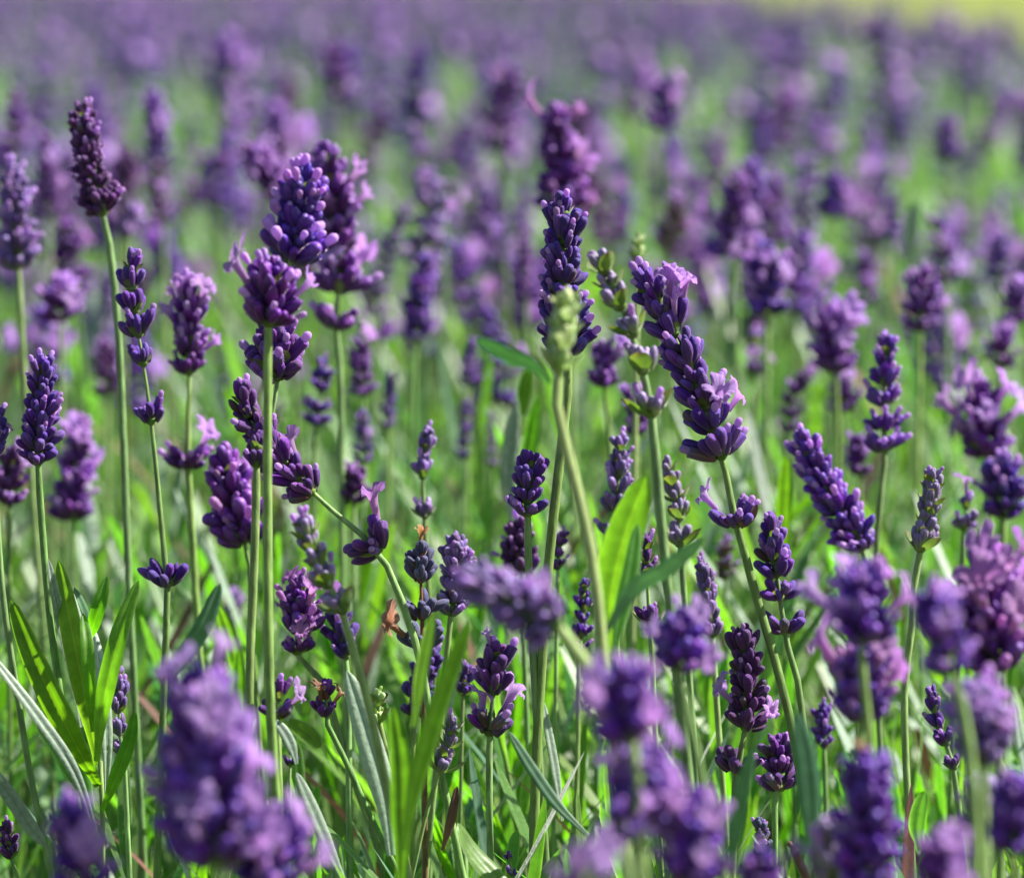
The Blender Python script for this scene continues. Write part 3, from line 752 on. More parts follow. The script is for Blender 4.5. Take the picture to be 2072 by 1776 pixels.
S('blurred dark purple head low at the picture edge under the faint lilac one', 0.684, [(2050, 1560), (2052, 1640), (2050, 1720)], 135, 5, 12, 'violet', 2, [(2050, 1750), (2050, 1900)], 1, 20, bud=.8)
S('blurred purple blossom filling the lowest corner', 0.660, [(1900, 1690), (1905, 1760), (1905, 1840)], 153, 5, 12, 'plum', 3, [(1905, 1860), (1905, 1950)], 1, 22, bud=.8)
# --- out of focus, behind the sharp ones
BACK = [
 ('soft greenish violet spike standing upright at the picture edge', 1.07, [(28, 335), (32, 440), (36, 540)], 96, 7, 11, 'lilac', 0, [(38, 560), (46, 720), (66, 1010)], 16),
 ('purple spike with a lit side behind the tall magenta spike', 1.45, [(305, 185), (315, 250), (325, 330)], 66, 6, 10, 'violet', 1, [(326, 350), (330, 460)], 10),
 ('dark shaded purple spike under the lit one behind the magenta spike', 1.36, [(318, 330), (320, 390), (330, 450)], 62, 5, 10, 'magenta', 1, [(331, 470), (334, 640)], 10),
 ('drooping lilac spike with one very bright pink floret', 1.20, [(505, 300), (535, 340), (568, 400)], 84, 6, 10, 'plum', [(528, 312), (490, 330), (515, 360), (545, 330)], [(572, 420), (580, 560)], 12),
 ('upright soft purple spike alone in the green gap', 1.22, [(866, 515), (850, 600), (840, 688)], 78, 7, 11, 'violet', 0, [(839, 700), (836, 840)], 12),
 ('soft grey lilac spike slanting beside the green gap', 1.36, [(830, 405), (800, 470), (765, 590)], 52, 7, 10, 'lilac', 1, [(760, 610), (752, 760)], 10),
 ('small reddish purple head above a brown stem', 1.38, [(905, 380), (900, 420)], 54, 2, 9, 'magenta', 1, [(900, 440), (900, 560)], 9),
 ('lilac floret pair hanging at the end of a faint stalk', 1.38, [(975, 435), (1000, 480), (1020, 525)], 46, 4, 8, 'lilac', 2, [(1024, 540), (1030, 700)], 9),
 ('single pale lilac blossom floating above the green', 1.5, [(846, 282), (845, 320)], 60, 2, 8, 'lilac', 3, [(845, 335), (846, 460)], 9),
 ('dark narrow spike close beside the pale lilac spike and tall violet spike', 1.28, [(1056, 455), (1060, 530), (1064, 606)], 46, 6, 9, 'plum', 0, [(1065, 620), (1068, 760)], 10),
 ('narrow upright soft spike left of the green bud head leaf', 1.2, [(958, 685), (950, 730), (948, 780)], 46, 5, 9, 'violet', 0, [(948, 790), (946, 900)], 10),
 ('low soft violet spike beneath the narrow upright one', 1.18, [(945, 812), (940, 870), (935, 928)], 44, 5, 8, 'violet', 0, [(935, 940), (934, 1040)], 10),
 ('short grey violet spike next to two pale leaf blades', 1.18, [(992, 830), (994, 880), (996, 942)], 36, 5, 7, 'lilac', 0, [(996, 955), (996, 1060)], 9),
 ('bluish soft spike with two rounded parts behind a thin stem', 1.08, [(655, 715), (650, 780), (640, 860)], 72, [0, .2, .5, .7, .9], 10, 'indigo', 0, [(638, 875), (636, 1000)], 12),
 ('violet spike partly hidden by the bluish two part one', 1.14, [(728, 690), (730, 740), (735, 798)], 62, 5, 9, 'plum', 1, [(736, 810), (738, 900)], 11),
 ('slim violet spike with a lilac side, lower of a close pair', 1.12, [(735, 828), (735, 880), (735, 935)], 54, 5, 9, 'violet', 1, [(735, 950), (735, 1040)], 11),
 ('soft dim spike beside the close pair of slim spikes', 1.16, [(790, 758), (788, 810), (786, 866)], 46, 5, 8, 'violet', 0, [(786, 880), (786, 980)], 10),
 ('dark round plum head low behind the thin stepped spike', 1.05, [(718, 952), (716, 990), (716, 1018)], 78, 3, 10, 'magenta', 0, [(716, 1030), (716, 1120)], 11),
 ('dim purple spike showing between the pale lilac spike and tallest stem', 1.06, [(1225, 700), (1222, 740), (1222, 782)], 88, 4, 10, 'plum', 2, [(1225, 800), (1230, 850)], 11),
 ('soft plum blossom hanging under the pale stepped spike', 1.05, [(1265, 790), (1285, 830), (1290, 878)], 66, 4, 9, 'plum', 2, [(1290, 890), (1290, 1000)], 11),
 ('brownish pink fading spike behind the leaning violet one', 1.36, [(1372, 398), (1365, 440), (1350, 505)], 68, 5, 9, 'dry', 2, [(1348, 520), (1345, 640)], 10),
 ('tall soft purple spike with pink florets around its lower half', 1.26, [(1500, 355), (1485, 430), (1490, 510)], 82, 6, 10, 'plum', [(1500, 455), (1530, 470), (1480, 440), (1510, 490)], [(1490, 525), (1490, 640)], 11),
 ('soft round head with pale florets over a shadowed base', 1.19, [(1545, 500), (1550, 560), (1552, 636)], 112, 4, 11, 'indigo', [(1500, 520), (1590, 560), (1540, 530), (1520, 545), (1605, 575)], [(1552, 650), (1552, 780)], 12),
 ('dark navy head with one bright lilac floret at its side', 1.46, [(1690, 345), (1685, 390), (1682, 440)], 74, 4, 10, 'indigo', [(1705, 410), (1710, 425)], [(1682, 455), (1682, 560)], 9),
 ('small dark navy spike without florets', 1.5, [(1808, 390), (1807, 430), (1805, 474)], 42, 4, 9, 'indigo', 0, [(1805, 490), (1805, 590)], 8),
 ('dark spike with a lilac edge high among far blossoms', 1.62, [(1915, 232), (1918, 280), (1922, 322)], 62, 5, 9, 'violet', 1, [(1922, 335), (1922, 430)], 9),
 ('long dim violet spike in several separate clumps', 1.3, [(1880, 430), (1905, 500), (1915, 562)], 62, [0, .3, .55, .85], 9, 'plum', 1, [(1916, 575), (1918, 660)], 10),
 ('soft violet head with pale tips under the long dim spike', 1.16, [(1870, 548), (1865, 610), (1862, 668)], 92, 4, 11, 'plum', [(1900, 600), (1840, 570)], [(1862, 685), (1860, 800)], 11),
 ('compact blue violet head apart from the others', 1.26, [(2025, 482), (2022, 520), (2024, 558)], 56, 3, 10, 'indigo', 0, [(2024, 575), (2024, 680)], 10),
 ('pinkish head at the picture edge over a rounder one', 1.2, [(2058, 580), (2056, 620), (2056, 650)], 74, 3, 10, 'plum', 2, [(2050, 660), (2040, 700)], 11),
 ('round plum head with a pale dry top', 1.19, [(2030, 668), (2026, 705), (2026, 740)], 74, 3, 10, 'plum', [(2030, 672)], [(2026, 755), (2026, 870)], 11),
 ('soft broad spike with bright florets either side of a dark middle', 1.14, [(1680, 620), (1685, 680), (1690, 752)], 112, 5, 11, 'plum', [(1650, 625), (1715, 640), (1730, 660), (1640, 660), (1720, 700), (1690, 630)], [(1692, 770), (1694, 860)], 12),
 ('bent lilac spike arching beside the broad spike with bright florets', 1.16, [(1640, 745), (1610, 790), (1592, 872)], 62, 5, 9, 'plum', [(1640, 755), (1600, 790)], [(1590, 890), (1590, 980)], 11),
 ('dim purple spike hanging below the broad spike with bright florets', 1.17, [(1700, 770), (1705, 800), (1708, 830)], 72, 3, 9, 'plum', 1, [(1708, 845), (1708, 900)], 10),
 ('faint lilac whorl with wide spread pale buds', 1.2, [(1528, 668), (1528, 720), (1528, 758)], 74, 2, 7, 'lilac', 2, [(1528, 775), (1528, 880)], 10),
 ('small blurred twin spike, one half dark and one half lilac', 1.38, [(1750, 505), (1750, 560), (1752, 615)], 62, 4, 9, 'plum', 1, [(1752, 630), (1752, 720)], 9),
 ('large soft head crowned with big lilac florets near the edge', 1.08, [(1985, 770), (1990, 850), (1995, 922)], 130, 4, 11, 'plum', [(1940, 800), (2010, 790), (2050, 810), (1985, 850), (1925, 830), (1960, 880)], [(1996, 935), (1998, 960)], 13),
 ('heavy dark head in shadow below the big lilac florets', 1.05, [(2030, 920), (2030, 980), (2030, 1045)], 112, 4, 12, 'indigo', 1, [(2030, 1060), (2030, 1180)], 13),
 ('faint pale whorl between the slim grey violet spike and the heavy dark head', 1.0, [(1955, 1005), (1955, 1040), (1950, 1070)], 84, 2, 8, 'lilac', 1, [(1950, 1090), (1945, 1200)], 13),
 ('dim violet head behind the long dense leaning spike', 1.1, [(1740, 880), (1738, 920), (1740, 960)], 66, 4, 10, 'plum', 1, [(1740, 975), (1740, 1060)], 11),
 ('reddish shaded head below the tall magenta spike stem', 1.26, [(215, 690), (215, 740), (216, 798)], 74, 4, 10, 'magenta', 1, [(216, 815), (216, 920)], 11),
 ('blurred low blossom pair beside the gapped violet spike', 1.16, [(115, 580), (120, 615), (122, 648)], 104, 3, 9, 'plum', 2, [(122, 665), (124, 760)], 11),
 ('soft purple spike with lit florets behind the greenish edge spike', 1.36, [(94, 268), (95, 350), (98, 436)], 58, 7, 10, 'plum', 2, [(98, 450), (100, 560)], 10),
 ('blurred purple spike pair at the upper edge', 1.5, [(28, 180), (30, 240), (32, 300)], 60, 5, 10, 'plum', 1, [(32, 315), (34, 420)], 9),
 ('soft cluster with one sparkling dew bright floret', 1.1, [(160, 860), (152, 950), (148, 1050)], 108, 6, 11, 'plum', [(140, 880), (190, 930), (170, 890), (160, 1020), (180, 1000)], [(148, 1065), (150, 1160)], 12),
 ('dark soft head behind the short even violet spike', 1.03, [(30, 900), (22, 960), (18, 1020)], 90, 4, 11, 'magenta', 1, [(18, 1040), (18, 1150)], 13),
 ('pink lilac florets scattered at the base of the tall magenta spike', 1.2, [(272, 415), (262, 455), (250, 480)], 74, 3, 8, 'lilac', [(278, 430), (195, 460), (255, 465)], [(250, 500), (252, 640)], 10),
 ('plum head low behind the small two part spike', 1.06, [(1470, 1090), (1468, 1130), (1468, 1170)], 56, 4, 9, 'dry', 0, [(1468, 1185), (1468, 1280)], 11),
 ('soft lilac tuft deep behind the crossing stems', 1.12, [(470, 1195), (472, 1230), (474, 1262)], 56, 3, 8, 'lilac', 1, [(474, 1275), (474, 1360)], 10),
 ('faint violet spike above the far drooping lilac one', 1.62, [(490, 150), (510, 220), (520, 280)], 46, 5, 9, 'lilac', 1, [(522, 300), (524, 400)], 8),
 ('dark purple knot high above the long loose spike', 1.6, [(670, 80), (680, 140), (684, 200)], 64, 4, 10, 'plum', 1, [(684, 220), (684, 300)], 8),
 ('violet spike with a dark base high over the leaning violet one', 1.5, [(1350, 165), (1345, 220), (1340, 262)], 84, 4, 11, 'violet', 2, [(1340, 280), (1340, 380)], 10),
]
for lab, d, head, W, wh, nb, pal, fl, stem, sw in BACK:
    S(lab, d, head, W * .9, wh, nb, pal, fl, stem, 1, sw, knob=.3)

# ------------------------------------------------------------------ leaves one can tell apart
def px3(pts, d):
    return np.array([at(*(p if len(p) == 3 else (*p, d))) for p in pts])


def face_cam(P, roll):
    m = P[len(P) // 2]
    t = unit(P[-1] - P[0]); v = unit(CAMP - m)
    v = unit(v - t * (v @ t)); s_ = np.cross(t, v)
    return v * math.cos(roll) + s_ * math.sin(roll)


def lone_leaf(label, d, pts, wpx, mat, roll=0., fold=.2, curl=.25, name='lavender_leaf', twist=0., base=.35):
    """pts foot -> tip in the picture; a point may carry its own distance"""
    P = px3(pts, d)
    mb = MB()
    leaf(mb, P - P[0], wpx * d / FPX, face_cam(P, roll), 26, fold, curl, 0, 0, 9, base, twist)
    o = mb.build(name, [mat], None, P[0])
    o['label'] = label; o['category'] = 'leaf'
    return o


def shoot(label, d, stem_pts, leaves, sw=14, group=None):
    """a leafy shoot: Empty at its foot > stem, leaf ..."""
    P = px3(stem_pts, d)
    G = ground_path(P[0], P[1])
    root = bpy.data.objects.new('leafy_shoot', None); col.objects.link(root)
    root.location = G[0]
    root['label'] = label; root['category'] = 'lavender shoot'
    if group:
        root['group'] = group
    b0 = np.asarray(G[0])
    mb = MB(); tube(mb, catmull(np.vstack([G, P]), 30) - b0, np.linspace(1.1, .7, 30) * sw / 2 * d / FPX, 8, .12)
    mb.build('stem', [STEM], root)
    for pts, wpx, mat, roll, fold in leaves:
        Q = px3(pts, d)
        mb = MB(); leaf(mb, Q - Q[0], wpx * d / FPX, face_cam(Q, roll), 26, fold, .25, 0, 0, 9)
        mb.build('leaf', [mat], root, Q[0] - b0)
    return root


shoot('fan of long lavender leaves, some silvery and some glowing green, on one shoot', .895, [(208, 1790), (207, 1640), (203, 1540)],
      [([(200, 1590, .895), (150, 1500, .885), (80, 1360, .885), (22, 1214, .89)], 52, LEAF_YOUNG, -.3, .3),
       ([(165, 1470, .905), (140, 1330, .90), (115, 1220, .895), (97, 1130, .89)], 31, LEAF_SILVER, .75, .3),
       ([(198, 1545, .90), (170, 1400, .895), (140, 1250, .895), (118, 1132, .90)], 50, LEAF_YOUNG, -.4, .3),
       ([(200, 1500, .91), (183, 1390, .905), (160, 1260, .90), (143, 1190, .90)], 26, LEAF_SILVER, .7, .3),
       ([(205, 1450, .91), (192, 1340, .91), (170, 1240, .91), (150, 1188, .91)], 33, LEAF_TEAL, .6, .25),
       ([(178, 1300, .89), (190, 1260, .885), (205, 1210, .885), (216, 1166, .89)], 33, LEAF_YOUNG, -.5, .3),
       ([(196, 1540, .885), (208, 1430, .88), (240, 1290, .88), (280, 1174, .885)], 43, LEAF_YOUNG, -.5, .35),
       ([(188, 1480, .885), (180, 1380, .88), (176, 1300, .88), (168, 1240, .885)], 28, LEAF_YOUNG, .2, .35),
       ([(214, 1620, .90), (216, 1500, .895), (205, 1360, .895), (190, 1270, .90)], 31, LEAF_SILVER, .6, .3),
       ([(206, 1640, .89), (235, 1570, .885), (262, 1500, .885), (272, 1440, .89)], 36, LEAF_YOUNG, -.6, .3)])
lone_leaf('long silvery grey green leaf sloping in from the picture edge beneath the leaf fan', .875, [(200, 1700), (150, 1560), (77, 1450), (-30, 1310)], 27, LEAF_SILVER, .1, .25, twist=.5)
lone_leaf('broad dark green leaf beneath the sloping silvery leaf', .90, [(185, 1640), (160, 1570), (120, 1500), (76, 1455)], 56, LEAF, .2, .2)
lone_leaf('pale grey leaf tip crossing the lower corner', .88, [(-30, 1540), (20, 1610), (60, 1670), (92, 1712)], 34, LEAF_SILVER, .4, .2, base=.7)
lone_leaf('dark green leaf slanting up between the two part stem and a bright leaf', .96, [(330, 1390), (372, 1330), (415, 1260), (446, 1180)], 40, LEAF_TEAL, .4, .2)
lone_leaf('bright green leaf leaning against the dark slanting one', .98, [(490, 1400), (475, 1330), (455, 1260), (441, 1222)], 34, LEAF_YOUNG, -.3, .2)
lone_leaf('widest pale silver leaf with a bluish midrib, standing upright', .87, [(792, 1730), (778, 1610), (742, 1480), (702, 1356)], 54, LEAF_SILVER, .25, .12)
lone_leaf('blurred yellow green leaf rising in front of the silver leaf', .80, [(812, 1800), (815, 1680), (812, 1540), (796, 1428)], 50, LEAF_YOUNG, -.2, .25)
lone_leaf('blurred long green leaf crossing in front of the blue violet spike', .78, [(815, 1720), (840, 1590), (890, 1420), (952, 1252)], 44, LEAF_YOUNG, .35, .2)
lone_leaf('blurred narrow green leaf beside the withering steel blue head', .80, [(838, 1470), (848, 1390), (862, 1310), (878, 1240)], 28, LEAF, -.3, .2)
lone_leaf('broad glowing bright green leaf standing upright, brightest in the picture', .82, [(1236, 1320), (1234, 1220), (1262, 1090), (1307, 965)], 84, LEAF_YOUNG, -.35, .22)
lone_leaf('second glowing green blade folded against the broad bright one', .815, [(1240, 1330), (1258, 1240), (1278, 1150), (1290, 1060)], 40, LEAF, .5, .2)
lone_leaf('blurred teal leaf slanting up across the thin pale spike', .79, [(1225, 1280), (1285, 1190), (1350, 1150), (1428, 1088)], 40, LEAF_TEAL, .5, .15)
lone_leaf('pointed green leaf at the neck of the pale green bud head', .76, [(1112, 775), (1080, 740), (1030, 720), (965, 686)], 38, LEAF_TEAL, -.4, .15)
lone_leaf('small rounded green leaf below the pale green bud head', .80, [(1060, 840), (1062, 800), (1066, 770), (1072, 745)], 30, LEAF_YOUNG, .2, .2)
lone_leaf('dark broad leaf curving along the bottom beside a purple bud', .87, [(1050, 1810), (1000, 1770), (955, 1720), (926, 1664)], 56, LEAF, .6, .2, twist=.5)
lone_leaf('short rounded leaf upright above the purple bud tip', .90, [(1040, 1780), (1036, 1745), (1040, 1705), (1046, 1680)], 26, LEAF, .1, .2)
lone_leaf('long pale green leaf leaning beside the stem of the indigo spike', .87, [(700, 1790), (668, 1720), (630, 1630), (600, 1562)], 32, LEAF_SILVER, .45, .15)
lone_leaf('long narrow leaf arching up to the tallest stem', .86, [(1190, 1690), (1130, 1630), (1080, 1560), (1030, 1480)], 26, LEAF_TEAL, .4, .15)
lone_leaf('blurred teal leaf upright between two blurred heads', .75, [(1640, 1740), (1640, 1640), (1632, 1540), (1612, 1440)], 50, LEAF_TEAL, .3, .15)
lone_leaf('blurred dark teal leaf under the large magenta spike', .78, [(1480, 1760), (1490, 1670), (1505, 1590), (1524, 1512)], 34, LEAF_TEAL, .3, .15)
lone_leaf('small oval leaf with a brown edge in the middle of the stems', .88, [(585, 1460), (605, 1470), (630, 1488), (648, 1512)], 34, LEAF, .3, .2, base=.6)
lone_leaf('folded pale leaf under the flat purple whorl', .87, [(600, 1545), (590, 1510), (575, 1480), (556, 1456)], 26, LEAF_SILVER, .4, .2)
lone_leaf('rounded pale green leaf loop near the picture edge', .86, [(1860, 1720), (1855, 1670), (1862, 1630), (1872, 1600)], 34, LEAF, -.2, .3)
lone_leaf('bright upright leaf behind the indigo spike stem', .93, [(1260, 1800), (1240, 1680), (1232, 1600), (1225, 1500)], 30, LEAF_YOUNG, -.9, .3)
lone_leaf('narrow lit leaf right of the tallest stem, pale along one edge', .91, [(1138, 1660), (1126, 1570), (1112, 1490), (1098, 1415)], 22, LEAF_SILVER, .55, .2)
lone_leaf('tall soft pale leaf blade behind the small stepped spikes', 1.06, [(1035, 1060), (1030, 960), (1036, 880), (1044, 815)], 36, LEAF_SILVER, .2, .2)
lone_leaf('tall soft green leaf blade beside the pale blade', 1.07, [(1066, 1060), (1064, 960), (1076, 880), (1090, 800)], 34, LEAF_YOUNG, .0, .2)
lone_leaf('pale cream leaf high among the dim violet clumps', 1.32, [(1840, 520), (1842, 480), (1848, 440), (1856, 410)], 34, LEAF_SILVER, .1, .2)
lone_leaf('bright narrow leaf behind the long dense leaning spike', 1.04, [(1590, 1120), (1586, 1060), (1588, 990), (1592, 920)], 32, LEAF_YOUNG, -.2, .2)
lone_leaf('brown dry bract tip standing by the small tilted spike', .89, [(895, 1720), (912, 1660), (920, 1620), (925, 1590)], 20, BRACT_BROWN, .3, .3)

# a cut twig
mb = MB(); P = px3([(1640, 1790), (1622, 1755), (1606, 1715)], .88)
g0 = ground_path(P[0], P[1]); b0 = np.array(g0[0])
tube(mb, catmull(np.vstack([g0, P]), 24) - b0, 9 * .88 / FPX, 8, .05)
twig = mb.build('twig', [STEM_BROWN], None, b0)
twig['label'] = 'short rough twig with a cut brown end beside the steel blue buds'; twig['category'] = 'twig'
mb = MB(); Q = px3([(1612, 1722), (1596, 1705)], .878) - b0
tube(mb, catmull(Q, 6), 6 * .88 / FPX, 7, .1)
mb.build('side_stub', [STEM_BROWN], twig)
# the dead spur on the leaning stem
mb = MB(); b0 = np.array(LEAN.location); Q = px3([(1497, 1064), (1512, 1056), (1522, 1042), (1532, 1020)], .893) - b0
leaf(mb, Q, 15 * .9 / FPX, np.array([.3, -1, .3]), 12, .4, 0, 0, 0, 5, .9)
mb.build('dry_bract', [BRACT_BROWN], LEAN)
# ------------------------------------------------------------------ more stalks behind the focus, each an object of its own
rng = np.random.default_rng(21)
protos = []
FAR = 'blurred lavender stalks in the field behind'
KINDS_FAR = [('violet', 'lilac', 5, 1), ('plum', 'pink', 4, 4), ('violet', 'lilac', 4, 5), ('indigo', 'lilac', 5, 0), ('lilac', 'lilac', 5, 2),
             ('plum', 'lilac', 3, 4), ('magenta', 'pink', 5, 1), ('violet', 'pink', 4, 4)]
WORDS = {'violet': 'violet', 'plum': 'plum', 'indigo': 'dark blue violet', 'lilac': 'pale lilac', 'magenta': 'reddish purple'}
for pal, fp, nwh, nf in KINDS_FAR:
    lean = rng.normal(0, .012, 2)
    hh = .010 + .0040 * nwh
    top = np.array([lean[0], lean[1], .355])
    foot = np.array([lean[0] * .6, lean[1] * .6, .355 - hh])
    o = stalk3d(None, np.array([foot, (foot + top) / 2 + [.001, 0, 0], top]), np.array([[0, 0, 0], [lean[0] * .2, lean[1] * .2, .15], foot * [1, 1, .93]]),
                .0128, nwh, 10, pal, nf, 0, .0009, flpal=fp)
    protos.append((o, pal, nf))
used = set()
N_MID = 130
k = 0
while k < N_MID:
    d = math.sqrt(rng.uniform(1.30 ** 2, 2.3 ** 2))
    x = rng.uniform(-.5, .5) * (VW + 160) / FPX * d
    z = .352 + rng.normal(0, .022)
    pi = int(rng.integers(0, len(protos)))
    p, pal, nf = protos[pi]
    if pi not in used:
        o = p; used.add(pi)
    else:
        o = p.copy(); col.objects.link(o)
        for ch in p.children:
            c = ch.copy(); col.objects.link(c); c.parent = o
    o.location = (x, d * CP, 0)
    s = z / .355
    o.scale = (s * rng.uniform(.95, 1.25),) * 2 + (s,)
    o.rotation_euler = (rng.normal(0, .05), rng.normal(0, .07), rng.uniform(0, 6.3))
    o['label'] = f'soft blurred {WORDS[pal]} lavender spike ' + ('with pale open florets ' if nf > 2 else 'of closed buds ') + 'far behind the sharp ones'
    o['category'] = 'lavender'
    o['group'] = f'{WORDS[pal]} ' + ('flowering' if nf > 2 else 'budding') + ' lavender stalks behind'
    k += 1

# ------------------------------------------------------------------ the rest of the field: one mass
mb = MB()
temps = []
for ti in range(12):
    t = MB(); r = np.random.default_rng(300 + ti)
    nw = int(r.integers(3, 6)); h0 = .0; L = r.uniform(.0042, .0055)
    sp = r.uniform(.0045, .006)
    lean = r.normal(0, .1, 2)
    for wi in range(nw):
        for b in range(6):
            aa = b * 1.047 + wi * .5 + r.normal(0, .2); ee = rad(15 + 45 * wi / nw + r.normal(0, 8))
            dr = np.array([math.cos(aa) * math.cos(ee), math.sin(aa) * math.cos(ee), math.sin(ee)])
            V, F, tt = BUD_LOW
            s = L * (1.25 - .4 * wi / nw)
            t.add(V * [1.4, 1.4, 1.1] * s @ basis(dr, 0).T + [lean[0] * wi * sp, lean[1] * wi * sp, wi * sp], F, tt, r.random(), 0)
    for f in range(int(r.integers(0, 3))):      # open florets as small ruffled cups
        aa = r.uniform(0, 6.28); zz = r.uniform(.1, .95) * nw * sp
        dr = unit([math.cos(aa), math.sin(aa), .5])
        V, F, tt = lathe([(.1, .15), (.6, .3), (1, .75), (.8, 0)], 6)
        t.add(V * .0055 @ basis(dr, 0).T + dr * .002 + [0, 0, zz], F, .7, r.random(), 1)
    tube(t, np.array([[0, 0, -.17], [lean[0] * -.002, 0, -.05], [0, 0, .02]]), .001, 3, 0, mat=2, cap=False)
    temps.append(t)


def scatter(mb, temp, pos, yaw, scl, rr):
    """many copies of a template as plain arrays"""
    V = np.concatenate(temp.V); T = np.concatenate(temp.T); R = np.concatenate(temp.R); A = np.concatenate(temp.A)
    n = len(pos); m = len(V)
    c, s = np.cos(yaw)[:, None], np.sin(yaw)[:, None]
    X = (V[None, :, 0] * c - V[None, :, 1] * s) * scl[:, None] + pos[:, 0:1]
    Y = (V[None, :, 0] * s + V[None, :, 1] * c) * scl[:, None] + pos[:, 1:2]
    Z = V[None, :, 2] * scl[:, None] + pos[:, 2:3]
    faces = []
    b = mb.n
    mb.V.append(np.stack([X, Y, Z], -1).reshape(-1, 3))
    mb.T.append(np.tile(T, n)); mb.R.append((R[None] + rr[:, None]).ravel() % 1); mb.A.append(np.tile(A, n))
    off = (np.arange(n) * m)[:, None, None]
    for f, mat in temp.F:
        mb.F.append(((f[None] + off).reshape(-1, f.shape[1]) + b, mat))
    mb.n += n * m


r = np.random.default_rng(77)
pts = []
for lo, hi, dens in ((1.6, 2.4, 70), (2.4, 3.2, 170), (3.2, 5, 180), (5, 9, 190), (9, 27, 105)):
    wl = 1.12 * .5 * (VW + 60) / FPX
    area = wl * (hi * hi - lo * lo)
    n = int(area * dens)
    m = 1 if hi < 4 else 4          # farther off the spikes gather in tufts
    d = np.repeat(np.sqrt(r.uniform(lo * lo, hi * hi, n // m)), m); x = np.repeat(r.uniform(-1, 1, n // m), m) * wl * d
    if m > 1:
        d = d + r.normal(0, .022, len(d)); x = x + r.normal(0, .022, len(d))
    keep = np.array([in_field(xi, di) for di, xi in zip(d, x)])
    d, x = d[keep], x[keep]
    # the plants stand in bushes: gentle hills in height from bush to bush
    z = .335 + .012 * np.sin(d * 5.1 + 3 * np.sin(x * 4)) + .010 * np.sin(x * 9 + d * 2) + r.normal(0, .026, len(d)) - .022
    pts.append(np.stack([x, d * CP, z], 1))
pts = np.concatenate(pts)
which = r.integers(0, len(temps), len(pts))
for ti, t in enumerate(temps):
    q = pts[which == ti]
    scatter(mb, t, q, r.uniform(0, 6.28, len(q)), r.uniform(1.15, 1.7, len(q)), r.random(len(q)))
print('far stalks', len(pts), 'verts', mb.n)
f = mb.build('lavender_field', [CAL['indigo'], FLO['lilac'], STEM])
f['kind'] = 'stuff'
f['label'] = 'endless lavender spikes of the field melting into purple blur'; f['category'] = 'lavender field'

# ------------------------------------------------------------------ leaves below the flowers: one mass, plus shoots of their own near the focus
def shoot_template(r, fine, n_leaf, H):
    t = MB()
    cs = 5 if fine else 3
    lean = r.normal(0, .10, 2)
    ax = lambda z: np.array([lean[0] * z, lean[1] * z, z - H])
    tube(t, np.array([ax(0), ax(H * .5), ax(H * .93)]), .0009, 5 if fine else 3, 0, mat=0, cap=False)
    for i in range(n_leaf):
        zz = H * (.30 + .68 * (i // 2 + .5) / (n_leaf / 2))
        a = (i % 2) * math.pi + (i // 2) * 1.57 + r.normal(0, .3)
        ln = r.uniform(.028, .055); up = r.uniform(.75, 1.5)
        rd = np.array([math.cos(a), math.sin(a), 0])
        d0 = unit(rd * .8 + [0, 0, up]); d1 = unit(rd * r.uniform(.4, 1.3) + [0, 0, up])
        p = ax(zz)
        P = np.array([p, p + d0 * ln * .5, p + d0 * ln * .5 + d1 * ln * .5])
        leaf(t, P, r.uniform(.0018, .0033), unit(np.array([0, 0, 1.0]) - rd * .9), 10 if fine else 5, .25, .2, 1 + int(r.choice([0, 0, 0, 0, 0, 0, 1, 1, 2, 2, 3, 3, 4] if fine else [0, 0, 0, 1, 2, 2, 2, 3])), r.random(), cs if fine else 3)
    return t


def skyline(d):
    """greatest height of the leaves at the distance d"""
    return np.interp(d, [.4, .62, .78, .86, .95, 1.1, 1.5, 3, 20], [.23, .235, .24, .246, .260, .290, .318, .328, .330])


LM = [STEM, LEAF, LEAF_YOUNG, LEAF_SILVER, LEAF_TEAL, BRACT_BROWN]
for nm, zones, fine, lab in (
        ('undergrowth', ((.42, .84, 700), (.84, 1.3, 1500), (1.3, 1.9, 900)), True, 'dense green lavender leaves and stems under the flowers'),
        ('far_undergrowth', ((1.9, 3.2, 650), (3.2, 6, 420), (6, 27, 90)), False, 'blurred green lavender leaves filling the field beyond')):
    r = np.random.default_rng(9 if fine else 10)
    tm = [shoot_template(r, fine, 16 if fine else 12, .17) for _ in range(14 if fine else 9)]
    mb = MB()
    P = []
    for lo, hi, dens in zones:
        wl = 1.2 * .5 * (VW + 80) / FPX
        n = int(wl * (hi * hi - lo * lo) * dens)
        d = np.sqrt(r.uniform(lo * lo, hi * hi, n)); x = r.uniform(-1, 1, n) * wl * d
        z = skyline(d) - np.abs(r.normal(0, .028, n)) + r.normal(0, .006, n)
        z = np.where((np.abs(d - .9) < .07) & (x / d * FPX < -380), z - .022, z)
        keep = np.array([in_field(xi, di) for di, xi in zip(d, x)])
        P.append(np.stack([x, d * CP, z], 1)[keep])
    P = np.concatenate(P); wch = r.integers(0, len(tm), len(P))
    for ti, t in enumerate(tm):
        q = P[wch == ti]
        if len(q):
            scatter(mb, t, q, r.uniform(0, 6.28, len(q)), r.uniform(.85, 1.2, len(q)), r.random(len(q)))
    print(nm, len(P), mb.n)
    o = mb.build(nm, LM)
    o['kind'] = 'stuff'; o['label'] = lab; o['category'] = 'undergrowth'

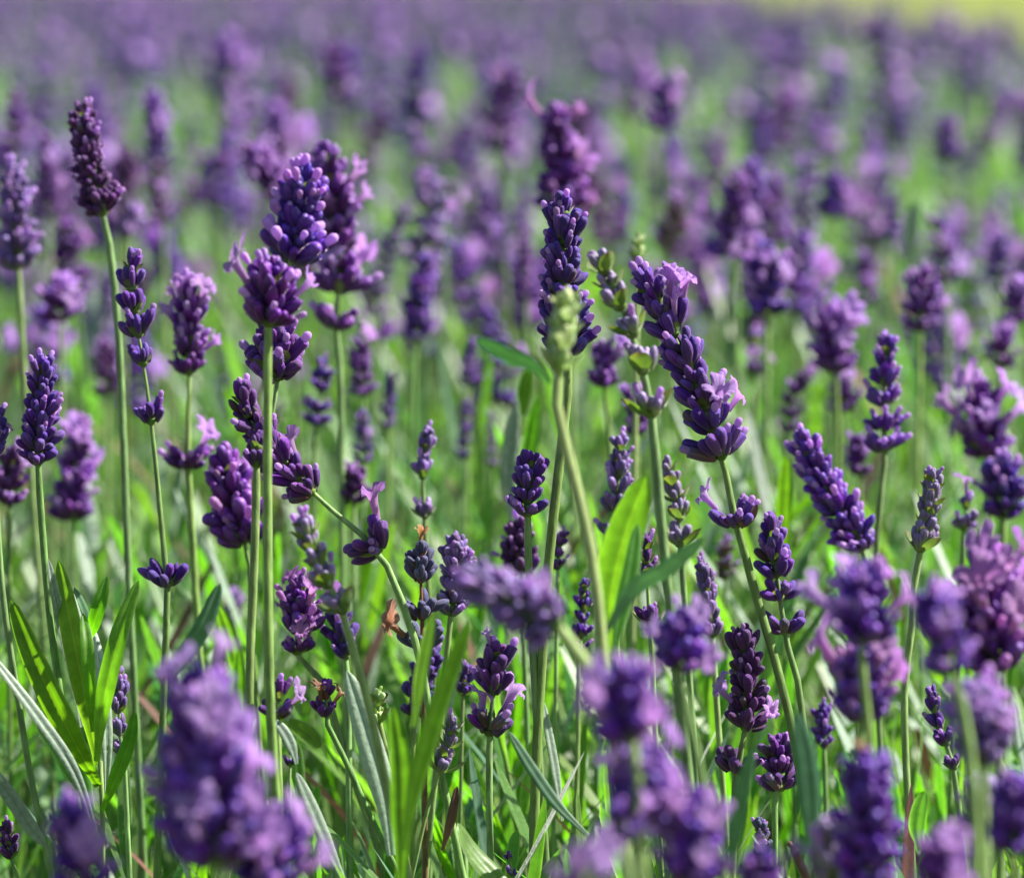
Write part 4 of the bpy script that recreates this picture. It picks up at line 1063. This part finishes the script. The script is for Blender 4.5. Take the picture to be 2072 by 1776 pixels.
# shoots near the focus, each of its own: Empty > stem, leaves
r = np.random.default_rng(44)
sp = []
for ti in range(6):
    H = .20
    root = bpy.data.objects.new('leafy_shoot', None)
    lean = r.normal(0, .07, 2)
    ax = lambda z: np.array([lean[0] * z + .004 * math.sin(z * 20 + ti), lean[1] * z, z])
    t = MB(); tube(t, np.array([ax(z) for z in np.linspace(0, H, 14)]), np.linspace(.0012, .0006, 14), 7, .1)
    parts = [('stem', t.mesh('stem', [STEM]), (0, 0, 0))]
    for i in range(12):
        zz = H * (.52 + .46 * (i // 2 + .4) / 6)
        a = (i % 2) * math.pi + (i // 2) * 1.57 + r.normal(0, .25) + ti
        ln = r.uniform(.026, .050) * (1 if i < 9 else .7); up = r.uniform(1.0, 2.6) + (i // 2) * .3
        rd = np.array([math.cos(a), math.sin(a), 0])
        d0 = unit(rd * .9 + [0, 0, up]); d1 = unit(rd * r.uniform(.2, 1.3) + [0, 0, up])
        t = MB()
        leaf(t, np.array([[0, 0, 0], d0 * ln * .5, d0 * ln * .5 + d1 * ln * .5]), r.uniform(.0026, .0042), unit(np.array([0, 0, 1.0]) - rd * .9), 18, .25, .25, 0, r.random(), 7)
        parts.append(('leaf', t.mesh('leaf', [[LEAF, LEAF_YOUNG, LEAF_SILVER, LEAF][int(r.integers(0, 4))]]), ax(zz)))
    sp.append((root, parts))
for i in range(84):
    root0, parts = sp[i % 6]
    d = math.sqrt(r.uniform(.86 ** 2, 1.16 ** 2))
    x = r.uniform(-.5, .5) * (VW + 40) / FPX * d
    z = float(skyline(d)) + r.uniform(-.030, .012)
    if abs(d - .9) < .06 and x / d * FPX < -380:
        z -= .022
    root = root0 if i < 6 else root0.copy()
    col.objects.link(root)
    root.location = (x, d * CP, 0)
    root.rotation_euler = (r.normal(0, .06), r.normal(0, .06), r.uniform(0, 6.28))
    root.scale = (z / .205,) * 3 if False else (1.0, 1.0, 1.0)
    root.location.z = z - .200
    root['label'] = 'green leafy lavender shoot among the stems of the undergrowth'
    root['category'] = 'lavender shoot'; root['group'] = 'leafy shoots in the undergrowth'
    for nm, me, loc in parts:
        c = bpy.data.objects.new(nm, me); col.objects.link(c); c.parent = root; c.location = loc
